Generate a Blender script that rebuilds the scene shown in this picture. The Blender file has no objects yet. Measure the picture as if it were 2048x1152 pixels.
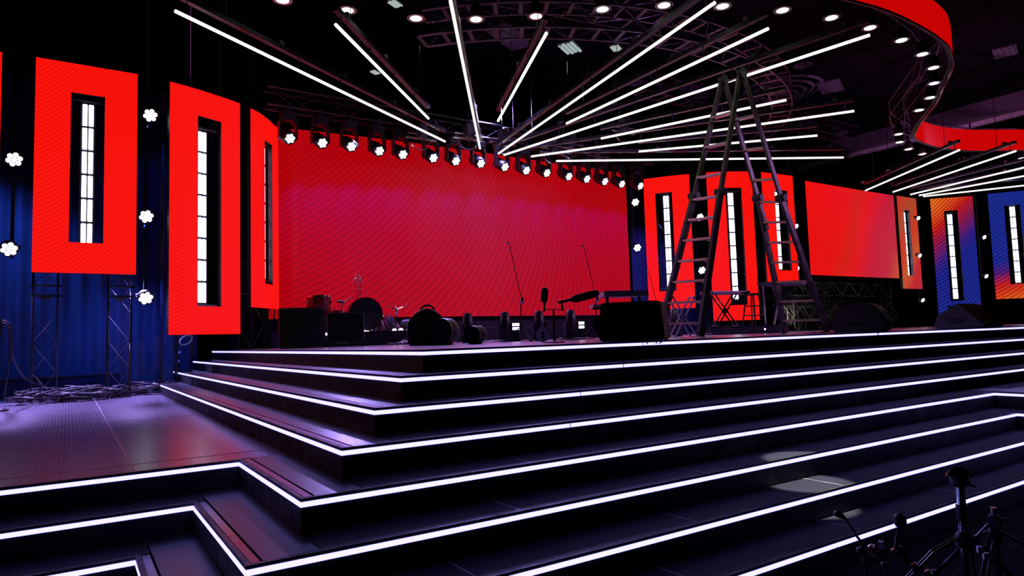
import bpy, bmesh, math, random
from math import sin, cos, pi, radians, sqrt, atan2, hypot
from mathutils import Vector, Matrix
random.seed(7)
SC = bpy.context.scene
COL = SC.collection
V = Vector
# ------------------------------------------------------------------ camera
F_PX, PITCH, ROLL, YAW = 1356.23, .07213, -.03057, .58082
ZC = 1.3924                                   # eye height above the hall floor
CF = V((sin(YAW)*cos(PITCH), cos(YAW)*cos(PITCH), sin(PITCH)))
_R = V((cos(YAW), -sin(YAW), 0)); _U = _R.cross(CF)
CR = _R*cos(ROLL) + _U*sin(ROLL); CU = -_R*sin(ROLL) + _U*cos(ROLL)
CP = V((0, 0, ZC))
cam = bpy.data.cameras.new('camera'); cam.sensor_width = 36; cam.lens = F_PX*36/2048
cam.clip_start = .05; cam.clip_end = 200
co = bpy.data.objects.new('camera', cam); COL.objects.link(co)
co.matrix_world = Matrix(((CR.x, CU.x, -CF.x, 0), (CR.y, CU.y, -CF.y, 0), (CR.z, CU.z, -CF.z, ZC), (0, 0, 0, 1)))
SC.camera = co
# ------------------------------------------------------------------ look, world (a dark hall, haze volume off)
SC.view_settings.view_transform = 'Standard'; SC.view_settings.look = 'None'
SC.view_settings.gamma = 1; SC.view_settings.use_curve_mapping = False
SC.view_settings.exposure = 0
W = bpy.data.worlds.new('hall_air'); SC.world = W; W.use_nodes = True
wn = W.node_tree.nodes; wl = W.node_tree.links; wn.clear()
wo = wn.new('ShaderNodeOutputWorld'); bg = wn.new('ShaderNodeBackground')
bg.inputs[0].default_value = (.02, .02, .03, 1); bg.inputs[1].default_value = .05
wl.new(bg.outputs[0], wo.inputs[0])
HAZE = 0
if HAZE:
    vs = wn.new('ShaderNodeVolumeScatter'); vs.inputs['Color'].default_value = (.9, .92, 1, 1)
    vs.inputs['Density'].default_value = HAZE; vs.inputs['Anisotropy'].default_value = .25
    wl.new(vs.outputs[0], wo.inputs['Volume'])
cy = SC.cycles
cy.use_denoising = True; cy.max_bounces = 5; cy.diffuse_bounces = 2; cy.glossy_bounces = 3
cy.transmission_bounces = 2; cy.volume_bounces = 0; cy.sample_clamp_indirect = 3; cy.sample_clamp_direct = 0
cy.use_light_tree = True; cy.caustics_reflective = False; cy.caustics_refractive = False

def look(o, d):
    o.rotation_mode = 'QUATERNION'; o.rotation_quaternion = V(d).to_track_quat('-Z', 'Y')
def spot(name, loc, aim, col, watt, deg, blend=.4, size=.05):
    l = bpy.data.lights.new(name, 'SPOT'); l.color = col; l.energy = watt; l.spot_size = radians(deg)
    l.spot_blend = blend; l.shadow_soft_size = size
    o = bpy.data.objects.new(name, l); COL.objects.link(o); o.location = loc; look(o, V(aim)-V(loc)); return o
def area(name, loc, aim, col, watt, sx, sy):
    l = bpy.data.lights.new(name, 'AREA'); l.shape = 'RECTANGLE'; l.size = sx; l.size_y = sy; l.color = col; l.energy = watt
    o = bpy.data.objects.new(name, l); COL.objects.link(o); o.location = loc; look(o, V(aim)-V(loc)); return o
BLUE = (.10, .16, 1.0); VIO = (.42, .30, 1.0)
# narrow white follow spot that lands on the steps at the right
spot('follow_spot', (4.3, 2.93, 6.6), (4.28, 2.88, .33), (.88, 1, .86), 8500, 5.6, .22, .03)
# violet wash on the low side deck under the first panels, blue wash on the drapes; they stand in for beams in haze
spot('deck_wash', (-.7, 12.0, 2.5), (-.7, 11.3, .66), VIO, 900, 95, .9, .08)
spot('deck_wash', (.9, 12.0, 2.5), (.7, 11.3, .66), VIO, 900, 95, .9, .08)
spot('deck_wash', (.2, 8.4, 6.2), (.1, 9.6, .66), VIO, 800, 60, .9, .1)
spot('drape_wash', (-1.1, 11.7, 4.6), (-1.0, 13.6, 2.2), (.03, .12, 1), 900, 80, .9, .1)
spot('drape_wash', (1.0, 12.1, 2.6), (.9, 13.6, 1.2), (.03, .09, 1), 220, 90, .9, .1)
spot('drape_wash', (12.4, 13.2, 5.6), (12.6, 14.9, 2.4), (.10, .09, 1), 700, 70, .9, .1)
spot('drape_wash', (14.0, 12.4, 5.0), (14.4, 14.6, 2.4), (.10, .09, 1), 500, 80, .9, .1)
spot('band_wash', (7.5, 12.0, 6.2), (7.5, 9.6, 1.3), VIO, 1700, 120, .9, .2)
spot('band_wash', (12.5, 11.6, 6.2), (12.5, 9.6, 1.3), VIO, 1200, 100, .9, .2)
spot('band_wash', (4.6, 12.2, 5.2), (4.6, 10.0, 1.5), VIO, 1300, 110, .9, .15)
spot('side_warm_spot', (-3.5, 6.5, 5.6), (3.0, 12.6, 1.5), (1, .93, .6), 160, 40, .8, .1)  # warm spot aimed at the towers left of the big screen
spot('lattice_fill', (16.3, 11.5, 1.7), (20.5, 12.2, 2.2), (1, .95, .65), 260, 60, .8, .05)  # added unseen spot that brightens the lattice
spot('ladder_key', (4.8, 4.6, 5.6), (9.1, 7.8, 3.2), (1, .95, .75), 200, 42, .8, .1)
spot('ladder_key', (13.6, 2.4, 5.4), (9.8, 7.9, 3.2), (.72, .30, 1), 1300, 50, .8, .2)
# added unseen violet and pink spots that brighten the rigging and ceiling fittings
spot('rig_fill', (9.0, 9.5, 3.4), (10.5, 9.5, 8), (.62, .22, .9), 420, 130, .9, .15)
spot('rig_fill', (19.0, 8.0, 2.6), (20.5, 9.5, 8), (.75, .25, .8), 700, 110, .9, .15)
spot('beam_fill', (17.5, 7.5, 5.6), (19.5, 10.5, 8), (.9, .25, .5), 110, 100, .9, .15)
spot('rig_fill', (2.5, 9.5, 3.2), (3.5, 10.5, 8), (.7, .15, .4), 300, 120, .9, .15)

# ------------------------------------------------------------------ materials
MATS = {}
def nmat(name):
    m = bpy.data.materials.new(name); m.use_nodes = True; MATS[name] = m
    nt = m.node_tree; nt.nodes.clear(); o = nt.nodes.new('ShaderNodeOutputMaterial'); return m, nt, o
def N(nt, t, **k):
    n = nt.nodes.new(t)
    for a, b in k.items():
        if a in n.inputs.keys() if hasattr(n.inputs, 'keys') else False: n.inputs[a].default_value = b
        else: setattr(n, a, b)
    return n
def math_(nt, op, a, b=None):
    n = nt.nodes.new('ShaderNodeMath'); n.operation = op
    for i, x in enumerate((a, b)):
        if x is None: continue
        if isinstance(x, (int, float)): n.inputs[i].default_value = x
        else: nt.links.new(x, n.inputs[i])
    return n.outputs[0]
def pbr(name, col, rough=.5, metal=0, noise=.25, nscale=9, bump=0, bscale=60, spec=.5, coords='Object'):
    m, nt, o = nmat(name); L = nt.links
    b = nt.nodes.new('ShaderNodeBsdfPrincipled'); L.new(b.outputs[0], o.inputs[0])
    tc = nt.nodes.new('ShaderNodeTexCoord'); n = nt.nodes.new('ShaderNodeTexNoise'); n.inputs['Scale'].default_value = nscale
    n.inputs['Detail'].default_value = 4; L.new(tc.outputs[coords], n.inputs['Vector'])
    mr = nt.nodes.new('ShaderNodeMapRange'); mr.inputs[1].default_value = .3; mr.inputs[2].default_value = .7
    mr.inputs[3].default_value = 1-noise; mr.inputs[4].default_value = 1+noise; L.new(n.outputs[0], mr.inputs[0])
    mx = nt.nodes.new('ShaderNodeVectorMath'); mx.operation = 'SCALE'; mx.inputs[0].default_value = col[:3]
    L.new(mr.outputs[0], mx.inputs['Scale']); L.new(mx.outputs[0], b.inputs['Base Color'])
    b.inputs['Metallic'].default_value = metal; b.inputs['Specular IOR Level'].default_value = spec
    r = math_(nt, 'MULTIPLY', mr.outputs[0], rough); L.new(r, b.inputs['Roughness'])
    if bump:
        n2 = nt.nodes.new('ShaderNodeTexNoise'); n2.inputs['Scale'].default_value = bscale; L.new(tc.outputs[coords], n2.inputs['Vector'])
        bp = nt.nodes.new('ShaderNodeBump'); bp.inputs['Strength'].default_value = bump; bp.inputs['Distance'].default_value = .01
        L.new(n2.outputs[0], bp.inputs['Height']); L.new(bp.outputs[0], b.inputs['Normal'])
    return m
def ribbed(name, col, rough, axis, period, strength, metal=0, spec=.5):
    """sheet decking with fine ribs across the given world axis"""
    m, nt, o = nmat(name); L = nt.links
    b = nt.nodes.new('ShaderNodeBsdfPrincipled'); L.new(b.outputs[0], o.inputs[0])
    g = nt.nodes.new('ShaderNodeNewGeometry'); s = nt.nodes.new('ShaderNodeSeparateXYZ'); L.new(g.outputs['Position'], s.inputs[0])
    ph = math_(nt, 'MULTIPLY', s.outputs[axis], 2*pi/period); sn = math_(nt, 'SINE', ph)
    n = nt.nodes.new('ShaderNodeTexNoise'); n.inputs['Scale'].default_value = 1.7; n.inputs['Detail'].default_value = 6
    L.new(g.outputs['Position'], n.inputs['Vector'])
    mr = nt.nodes.new('ShaderNodeMapRange'); mr.inputs[1].default_value = .3; mr.inputs[2].default_value = .7
    mr.inputs[3].default_value = .75; mr.inputs[4].default_value = 1.25; L.new(n.outputs[0], mr.inputs[0])
    gr = math_(nt, 'MULTIPLY', math_(nt, 'ADD', math_(nt, 'MULTIPLY', sn, .45), 1.0), mr.outputs[0])
    mx = nt.nodes.new('ShaderNodeVectorMath'); mx.operation = 'SCALE'; mx.inputs[0].default_value = col[:3]
    L.new(gr, mx.inputs['Scale']); L.new(mx.outputs[0], b.inputs['Base Color'])
    b.inputs['Roughness'].default_value = rough
    b.inputs['Metallic'].default_value = metal; b.inputs['Specular IOR Level'].default_value = spec
    bp = nt.nodes.new('ShaderNodeBump'); bp.inputs['Strength'].default_value = strength; bp.inputs['Distance'].default_value = .002
    L.new(sn, bp.inputs['Height']); L.new(bp.outputs[0], b.inputs['Normal'])
    return m
def glow(name, col, s):
    m, nt, o = nmat(name); e = nt.nodes.new('ShaderNodeEmission'); e.inputs[0].default_value = (*col, 1)
    e.inputs[1].default_value = s; nt.links.new(e.outputs[0], o.inputs[0]); return m
def screen_mat(name, stops, k=(1, 0, 0), line=.16, period=.055, s=1.0, warp=.35, vary=0, curve=.25, slope=.8):
    """picture shown by an LED wall: flat colour or sweeping bands, drawn with fine slanting lines. stops: (pos, colour);
    position = k0 + k1*u + k2*v in metres of the panel's UV"""
    m, nt, o = nmat(name); L = nt.links
    uv = nt.nodes.new('ShaderNodeUVMap'); sp = nt.nodes.new('ShaderNodeSeparateXYZ'); L.new(uv.outputs[0], sp.inputs[0])
    u, v = sp.outputs[0], sp.outputs[1]
    no = nt.nodes.new('ShaderNodeTexNoise'); no.inputs['Scale'].default_value = .6; no.inputs['Detail'].default_value = 1
    L.new(uv.outputs[0], no.inputs['Vector'])
    w = math_(nt, 'MULTIPLY', math_(nt, 'SUBTRACT', no.outputs[0], .5), warp)
    pos = math_(nt, 'ADD', math_(nt, 'ADD', math_(nt, 'MULTIPLY', u, k[1]), math_(nt, 'MULTIPLY', v, k[2])), math_(nt, 'ADD', w, k[0]))
    cr = nt.nodes.new('ShaderNodeValToRGB'); el = cr.color_ramp.elements
    while len(el) > 1: el.remove(el[-1])
    el[0].position = stops[0][0]; el[0].color = (*stops[0][1], 1)
    for p, c in stops[1:]:
        x = el.new(p); x.color = (*c, 1)
    L.new(pos, cr.inputs[0])
    # lines rise to the right and bend gently
    q = math_(nt, 'ADD', v, math_(nt, 'MULTIPLY', u, -slope))
    q = math_(nt, 'ADD', q, math_(nt, 'MULTIPLY', math_(nt, 'MULTIPLY', u, u), -curve))
    q = math_(nt, 'ADD', q, math_(nt, 'MULTIPLY', math_(nt, 'MULTIPLY', u, math_(nt, 'SUBTRACT', v, 4)), -.12))
    sn = math_(nt, 'SINE', math_(nt, 'MULTIPLY', q, 2*pi/period))
    fac = math_(nt, 'ADD', math_(nt, 'MULTIPLY', sn, line/2), 1-line/2)
    if vary:
        n3 = nt.nodes.new('ShaderNodeTexNoise'); n3.inputs['Scale'].default_value = .35; L.new(uv.outputs[0], n3.inputs['Vector'])
        fac = math_(nt, 'MULTIPLY', fac, math_(nt, 'ADD', math_(nt, 'MULTIPLY', n3.outputs[0], vary), 1-vary/2))
    e = nt.nodes.new('ShaderNodeEmission'); L.new(cr.outputs[0], e.inputs[0]); L.new(math_(nt, 'MULTIPLY', fac, s), e.inputs[1])
    pb = nt.nodes.new('ShaderNodeBsdfPrincipled'); pb.inputs['Base Color'].default_value = (.010, .010, .014, 1); pb.inputs['Specular IOR Level'].default_value = .15; pb.inputs['Roughness'].default_value = .5
    ads = nt.nodes.new('ShaderNodeAddShader'); L.new(e.outputs[0], ads.inputs[0]); L.new(pb.outputs[0], ads.inputs[1])
    L.new(ads.outputs[0], o.inputs[0]); return m

M_BLACK = pbr('black_paint', (.012, .012, .014), .45)
M_BLACKG = pbr('black_gloss', (.010, .010, .013), .22)
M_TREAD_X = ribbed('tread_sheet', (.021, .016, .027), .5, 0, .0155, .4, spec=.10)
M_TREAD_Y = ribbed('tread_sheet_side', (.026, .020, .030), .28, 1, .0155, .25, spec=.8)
M_DECK = ribbed('deck_sheet', (.12, .105, .14), .27, 0, .03, .0, spec=1.0)
M_RISER = pbr('riser_black', (.010, .010, .012), .55)
M_EDGE = pbr('edge_profile', (.16, .13, .17), .3, 1, .1)
M_STRIP = glow('strip_light', (.27, .25, 1.0), 3.6)
M_TUBE = glow('tube_light', (1, .98, .93), 1.25)
M_CELL = glow('batten_cell', (.78, .70, 1.0), 4.2)
M_LENS = glow('lamp_lens', (.85, .88, 1.0), 9)
M_DOWN = glow('downlight_lens', (.95, 1, .95), 5)
M_WHITE = glow('white_lamp', (1, .97, 1), 8)
RED = (1.0, .0060, .0028)
M_RED = screen_mat('picture_red', [(0, RED)], line=.30, period=.062, s=1.12)
M_REDM = screen_mat('picture_crimson', [(0, (1.0, .0010, .0060))], line=.30, period=.11, s=.48, vary=.35, curve=.03, slope=.75)
M_REDH = screen_mat('picture_red_dim', [(0, (1.0, .0015, .0008))], line=.18, period=.05, s=.62, curve=.0, slope=1.2)
O_, P_, B_, Y_ = (1, .13, .02), (.16, .02, .30), (.012, .022, .34), (1, .36, .05)
M_RS = screen_mat('picture_red_to_rose', [(0, (.90, .0035, .003)), (.35, (.84, .005, .004)), (.45, (.70, .014, .005)), (.54, (.80, .008, .010)), (.70, (.58, .012, .040)), (.84, (.55, .022, .045)), (.95, (.60, .08, .03))],
                  k=(.32, .16, -.08), line=.14, period=.09, s=1.0, warp=.12, curve=.05)
M_PP = screen_mat('picture_orange_rose', [(0, (.80, .03, .012)), (.3, (.52, .09, .03)), (.5, (.80, .05, .02)), (.7, (.70, .12, .03)), (.85, (.72, .03, .03)), (1, (.66, .03, .05))],
                  k=(.92, .30, -.22), line=.45, period=.12, s=.95, warp=.5)
M_PQ = screen_mat('picture_sunset_to_blue', [(0, (1, .22, .02)), (.12, (.95, .10, .012)), (.22, (.70, .012, .01)), (.33, (.30, .012, .10)), (.44, (.05, .016, .30)), (.52, (.014, .022, .33)), (.88, (.014, .026, .34)), (.95, (.20, .01, .12)), (1, (.8, .012, .02))],
                  k=(.76, .2, -.19), line=.65, period=.115, s=1.0, warp=.06)
M_PW = screen_mat('picture_blue_to_orange', [(0, (.012, .03, .33)), (.50, (.014, .026, .35)), (.58, (.10, .014, .22)), (.66, (.70, .015, .02)), (.73, (.85, .06, .01)), (.82, (.95, .20, .03)), (1, (1, .28, .04))],
                  k=(.88, .06, -.22), line=.6, period=.115, s=1.0, warp=.06)
M_ALU = pbr('brushed_aluminium', (.42, .40, .38), .35, .9, .15)
M_ALUD = pbr('dark_aluminium', (.16, .15, .16), .38, .9, .2)
M_LADDER = pbr('ladder_rail_paint', (.085, .075, .07), .42, .5, .3)
M_TRUSS = pbr('truss_tube_black', (.03, .025, .035), .35, .5)
M_TRUSSP = pbr('truss_tube_purple_lit', (.14, .11, .15), .35, .6)  # purple light on the truss tubes put into a paler colour
M_TRUSSB = pbr('truss_tube_glint', (.38, .34, .40), .35, .9)  # glints on the lattice braces put into a brighter colour
M_CHROME = pbr('chrome', (.75, .72, .78), .12, 1, .05)
M_DRAPE = pbr('velvet_drape', (.035, .035, .055), .9, 0, .25, 3)
M_WALL = pbr('hall_wall_paint', (.004, .004, .006), .8, spec=.15)
M_CEIL = pbr('ceiling_black', (.0016, .0013, .0025), .8, spec=.08)
M_CEILP = pbr('ceiling_plaster', (.10, .085, .10), .6)
M_BEAM = pbr('ceiling_beam_paint', (.13, .10, .13), .5)
M_CARPET = pbr('hall_carpet', (.004, .0035, .005), .95, 0, .4, 30, .2, 200, spec=.1)
M_WOODRED = pbr('drum_shell_red', (.16, .008, .018), .16, 0, .1)
M_DRUMHEAD = pbr('drum_head_black', (.012, .012, .02), .3)
M_HEADW = pbr('drum_head_clear', (.35, .30, .36), .35)
M_CHROMEW = pbr('bright_lit_tube', (.7, .66, .85), .35)  # light falling on the X stand put into a pale colour
M_CASE = pbr('case_vinyl', (.022, .021, .035), .32)
M_GREY = pbr('grey_plastic', (.11, .10, .18), .5)
M_CABLE = pbr('cable_rubber', (.03, .025, .035), .5)
M_FOAM = pbr('foam_black', (.006, .006, .007), .95, 0, .2, 60)
M_RUBBER = pbr('rubber_foot', (.04, .022, .012), .7)
M_GRILLE = pbr('speaker_grille', (.018, .018, .018), .6, 0, .3, 200)
M_MONO = pbr('monitor_paint', (.045, .046, .044), .55)
M_SILVER = pbr('keyboard_silver', (.45, .43, .52), .35, .3)
M_TAPE = pbr('white_tape', (.7, .65, .85), .5)
M_REDP = pbr('red_clamp', (.8, .03, .04), .3)
M_JOINT = pbr('joint_aluminium', (.30, .27, .30), .45, .3)
M_PLINTH = pbr('plinth_black', (.010, .010, .020), .5, spec=.25)

# ------------------------------------------------------------------ mesh helpers
def frame_z(d):
    d = V(d).normalized(); a = V((0, 0, 1)) if abs(d.z) < .95 else V((1, 0, 0))
    x = a.cross(d).normalized(); return x, d.cross(x), d
class MB:
    def __init__(s): s.v = []; s.f = []; s.uv = []; s.sm = []
    def quad(s, a, b, c, d):
        i = len(s.v); s.v += [tuple(a), tuple(b), tuple(c), tuple(d)]; s.f.append((i, i+1, i+2, i+3)); return s
    def box(s, c, size, rz=0, M=None):
        R = M or Matrix.Rotation(rz, 3, 'Z'); i = len(s.v); c = V(c)
        for sx, sy, sz in ((-1,-1,-1),(1,-1,-1),(1,1,-1),(-1,1,-1),(-1,-1,1),(1,-1,1),(1,1,1),(-1,1,1)):
            s.v.append(tuple(c + R @ V((sx*size[0]/2, sy*size[1]/2, sz*size[2]/2))))
        for q in ((0,3,2,1),(4,5,6,7),(0,1,5,4),(1,2,6,5),(2,3,7,6),(3,0,4,7)): s.f.append(tuple(i+k for k in q))
        return s
    def beam(s, p0, p1, w, h, up=(0, 0, 1)):
        p0, p1 = V(p0), V(p1); d = (p1-p0); L = d.length; d.normalize(); u = V(up); x = d.cross(u)
        if x.length < 1e-4: x = d.cross(V((1, 0, 0)))
        x.normalize(); z = x.cross(d)
        M = Matrix((x, d, z)).transposed(); return s.box((p0+p1)/2, (w, L, h), 0, M)
    def cyl(s, p0, p1, r0, r1=None, n=10, caps=True):
        r1 = r0 if r1 is None else r1; p0, p1 = V(p0), V(p1); x, y, d = frame_z(p1-p0); i = len(s.v)
        for p, r in ((p0, r0), (p1, r1)):
            for k in range(n):
                a = 2*pi*k/n; s.v.append(tuple(p + x*r*cos(a) + y*r*sin(a)))
        for k in range(n): s.f.append((i+k, i+(k+1) % n, i+n+(k+1) % n, i+n+k))
        if caps: s.f.append(tuple(i+k for k in reversed(range(n)))); s.f.append(tuple(i+n+k for k in range(n)))
        return s
    def lathe(s, p0, d, prof, n=20, sx=1, sy=1):
        """prof: (radius, distance along d)"""
        x, y, d = frame_z(d); p0 = V(p0); i = len(s.v)
        for r, h in prof:
            for k in range(n):
                a = 2*pi*k/n; s.v.append(tuple(p0 + d*h + x*r*sx*cos(a) + y*r*sy*sin(a)))
        for j in range(len(prof)-1):
            for k in range(n):
                a = i+j*n; s.f.append((a+k, a+(k+1) % n, a+n+(k+1) % n, a+n+k))
        if prof[0][0] > 1e-5: s.f.append(tuple(i+k for k in reversed(range(n))))
        if prof[-1][0] > 1e-5: s.f.append(tuple(i+(len(prof)-1)*n+k for k in range(n)))
        return s
    def tube(s, pts, r, n=7):
        pts = [V(p) for p in pts]; i = len(s.v); px = None
        for j, p in enumerate(pts):
            d = (pts[min(j+1, len(pts)-1)] - pts[max(j-1, 0)])
            x, y, d = frame_z(d)
            if px is not None:
                x = (px - d*px.dot(d)); x = x.normalized() if x.length > 1e-6 else frame_z(d)[0]; y = d.cross(x)
            px = x
            for k in range(n):
                a = 2*pi*k/n; s.v.append(tuple(p + x*r*cos(a) + y*r*sin(a)))
        for j in range(len(pts)-1):
            for k in range(n):
                a = i+j*n; s.f.append((a+k, a+(k+1) % n, a+n+(k+1) % n, a+n+k))
        s.f.append(tuple(i+k for k in reversed(range(n)))); s.f.append(tuple(i+(len(pts)-1)*n+k for k in range(n)))
        return s
    def prism(s, poly, a, b, M=None):
        """poly in (x, z), extruded along y from a to b, placed by the 4x4 matrix M"""
        i = len(s.v); n = len(poly); M = M or Matrix.Identity(4)
        for y in (a, b):
            for x, z in poly: s.v.append(tuple(M @ V((x, y, z))))
        for k in range(n): s.f.append((i+k, i+n+k, i+n+(k+1) % n, i+(k+1) % n))
        s.f.append(tuple(i+k for k in range(n))); s.f.append(tuple(i+n+k for k in reversed(range(n)))); return s
    def build(s, name, mat, parent=None, smooth=False, bevel=0, world=True):
        me = bpy.data.meshes.new(name); me.from_pydata(s.v, [], s.f)
        if bevel or True:
            bm = bmesh.new(); bm.from_mesh(me); bmesh.ops.recalc_face_normals(bm, faces=bm.faces)
            if bevel: bmesh.ops.bevel(bm, geom=bm.edges[:], offset=bevel, segments=2, affect='EDGES', clamp_overlap=True)
            bm.to_mesh(me); bm.free()
        me.materials.append(mat)
        if smooth:
            me.shade_smooth() if hasattr(me, 'shade_smooth') else None
            try: me.set_sharp_from_angle(angle=radians(40))
            except Exception: pass
        o = bpy.data.objects.new(name, me); COL.objects.link(o)
        if parent is not None:
            o.parent = parent
            if world: o.matrix_parent_inverse = MWI(parent)
        return o
def MW(o):
    m = Matrix.LocRotScale(o.location, o.rotation_euler if o.rotation_mode == 'XYZ' else o.rotation_quaternion, o.scale)
    return (MW(o.parent) @ o.matrix_parent_inverse @ m) if o.parent else m
def MWI(o): return MW(o).inverted()
def tag(o, label=None, cat=None, group=None, kind=None):
    if label: o['label'] = label
    if cat: o['category'] = cat
    if group: o['group'] = group
    if kind: o['kind'] = kind
    return o
def thing(name, label, cat, loc=(0, 0, 0), rz=0, group=None):
    o = bpy.data.objects.new(name, None); COL.objects.link(o); o.location = loc; o.rotation_euler = (0, 0, rz)
    o.empty_display_size = .1; return tag(o, label, cat, group)
KIDS = {}
def dup(root, label=None):
    def rec(o, par):
        c = o.copy(); COL.objects.link(c)
        if par is not None: c.parent = par
        for ch in kids_of(o): rec(ch, c)
        return c
    r = rec(root, None)
    if label: r['label'] = label
    return r
def kids_of(o): return [x for x in ALLK.get(o.name, [])]
ALLK = {}
def index_kids(root):
    for o in bpy.data.objects:
        if o.parent is not None: ALLK.setdefault(o.parent.name, [])
    ALLK.clear()
    for o in bpy.data.objects:
        if o.parent is not None: ALLK.setdefault(o.parent.name, []).append(o)
def share(o, parent, M=None, name=None):
    """another piece with the same mesh"""
    c = o.copy(); COL.objects.link(c); c.parent = parent
    if M is not None: c.matrix_basis = M
    return c
# places worked out from the photograph's own perspective, all true points of the hall
def gr(px, d, z):
    a = V((CF.x, CF.y)); b = V((CR.x, CR.y)); e = d-(z-ZC)*CF.z; g = (px-1024)/F_PX*d-(z-ZC)*CR.z
    D = a.x*b.y-a.y*b.x; return V(((e*b.y-a.y*g)/D, (a.x*g-b.x*e)/D, z))
def atz(px, py, z):
    d = CF + CR*((px-1024)/F_PX) - CU*((py-576)/F_PX); return CP + d*((z-ZC)/d.z)
def aty(px, py, y):
    d = CF + CR*((px-1024)/F_PX) - CU*((py-576)/F_PX); return CP + d*(y/d.y)
def ad(px, py, d): return CP + (CF + CR*((px-1024)/F_PX) - CU*((py-576)/F_PX))*d
ORD = 'first second third fourth fifth sixth seventh eighth ninth tenth eleventh twelfth thirteenth fourteenth fifteenth sixteenth seventeenth eighteenth nineteenth twentieth twenty-first twenty-second twenty-third twenty-fourth'.split()

# ------------------------------------------------------------------ setting
R_, T_ = .165, .3137
LZ = [1.32-.165*k for k in range(9)]
X0 = [2.185-T_*k for k in range(9)]; Y0 = [4.553-T_*k for k in range(9)]
def struct(name, mb, mat, **k): return tag(mb.build(name, mat, **k), kind='structure')
struct('floor', MB().box((12, 4, -.05), (46, 30, .1)), M_CARPET)
struct('ceiling', MB().box((12, 4, ZC+7.0), (46, 30, .1)), M_CEIL)
struct('wall_left', MB().box((-8, 4, 4.2), (.1, 26, 8.5)), M_WALL)
struct('wall_right', MB().box((33, 4, 4.2), (.1, 26, 8.5)), M_WALL)
struct('wall_back', MB().box((12, 16.2, 4.2), (42, .1, 8.5)), M_WALL)
struct('wall_front', MB().box((12, -8, 4.2), (42, .1, 8.5)), M_WALL)
def drape(label, p0, p1, z0, z1, amp=.05, per=.28):
    p0, p1 = V(p0), V(p1); L = (p1-p0).length; d = (p1-p0)/L; n = V((d.y, -d.x)); m = MB(); k = int(L/per*8)
    for i in range(k+1):
        s = L*i/k; a = amp*(sin(2*pi*s/per)+.4*sin(2*pi*s/per*.37+1)); q = p0+d*s+n*a
        m.v += [(q.x, q.y, z0), (q.x, q.y, z1)]
    for i in range(k): m.f.append((2*i, 2*i+2, 2*i+3, 2*i+1))
    for i in range(k+1):
        s = L*i/k; a = amp*(sin(2*pi*s/per)+.4*sin(2*pi*s/per*.37+1))-.012; q = p0+d*s+n*a
        m.v += [(q.x, q.y, z0), (q.x, q.y, z1)]
    b = 2*(k+1)
    for i in range(k): m.f.append((b+2*i, b+2*i+1, b+2*i+3, b+2*i+2))
    t = thing('stage_drape', label, 'drape', ((p0.x+p1.x)/2, (p0.y+p1.y)/2, z0))
    m.build('curtain_cloth', M_DRAPE, t, smooth=True)
    MB().cyl((p0.x, p0.y, z1+.02), (p1.x, p1.y, z1+.02), .025, n=8).build('curtain_rail', M_BLACK, t)
drape('pleated dark drape washed in blue light behind the leftmost panels', (-5.5, 13.62), (2.0, 13.62), .66, 6.0)
drape('pleated black drape hanging behind the big crimson screen', (2.3, 14.9), (13.6, 14.9), 1.32, 6.0)
drape('pleated black drape behind the wide red screen at right', (13.8, 14.6), (31, 14.6), 1.32, 6.0)

# ---- steps: seven treads below the top deck, each with a lit nosing
TIERNAME = ['top deck of the stage', 'first step below the top deck', 'second step below the top deck', 'third step below the top deck',
            'fourth step down, the one continuing left as a side deck', 'fifth step down, with a mitred corner at lower left',
            'sixth step down, lit by the larger pool of white light', 'lowest step, just above the carpet at lower right']
def path_of(k):
    x, y = X0[k], Y0[k]
    if k <= 3: return [(x, 13.24), (x, y), (30, y)]
    e = .3137*(k-4)
    return [(-6, 4.68-e), (.935-e, 4.68-e), (.935-e, y), (8.25-e, y), (8.25-e, -3)]
def offs(path, d):
    """parallel polyline shifted by d to the inner (stage) side"""
    out = []
    for i, p in enumerate(path):
        ns = []
        for a, b in ((i-1, i), (i, i+1)):
            if a < 0 or b >= len(path): continue
            dx, dy = path[b][0]-path[a][0], path[b][1]-path[a][1]; l = hypot(dx, dy); ns.append((-dy/l, dx/l))
        if len(ns) == 1: nx, ny = ns[0]; out.append((p[0]+nx*d, p[1]+ny*d))
        else:
            (a, b), (c, e) = ns; out.append((p[0]+(a+c)*d, p[1]+(b+e)*d))
    return out
STRIPX = {0: [], 1: [atz(1156, 726, 1.14).x], 2: [atz(1146, 783, .975).x], 3: [atz(1130, 845, .81).x], 4: [atz(1585, 846, .645).x],
          5: [atz(1597, 909, .48).x], 6: [atz(1628, 990, .315).x], 7: [atz(1672, 1085, .15).x]}
SEAMX = {0: 3.1, 1: 2.6, 2: 2.2, 3: 2.88, 4: 2.28, 5: 1.98, 6: 2.96, 7: 4.03}
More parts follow.
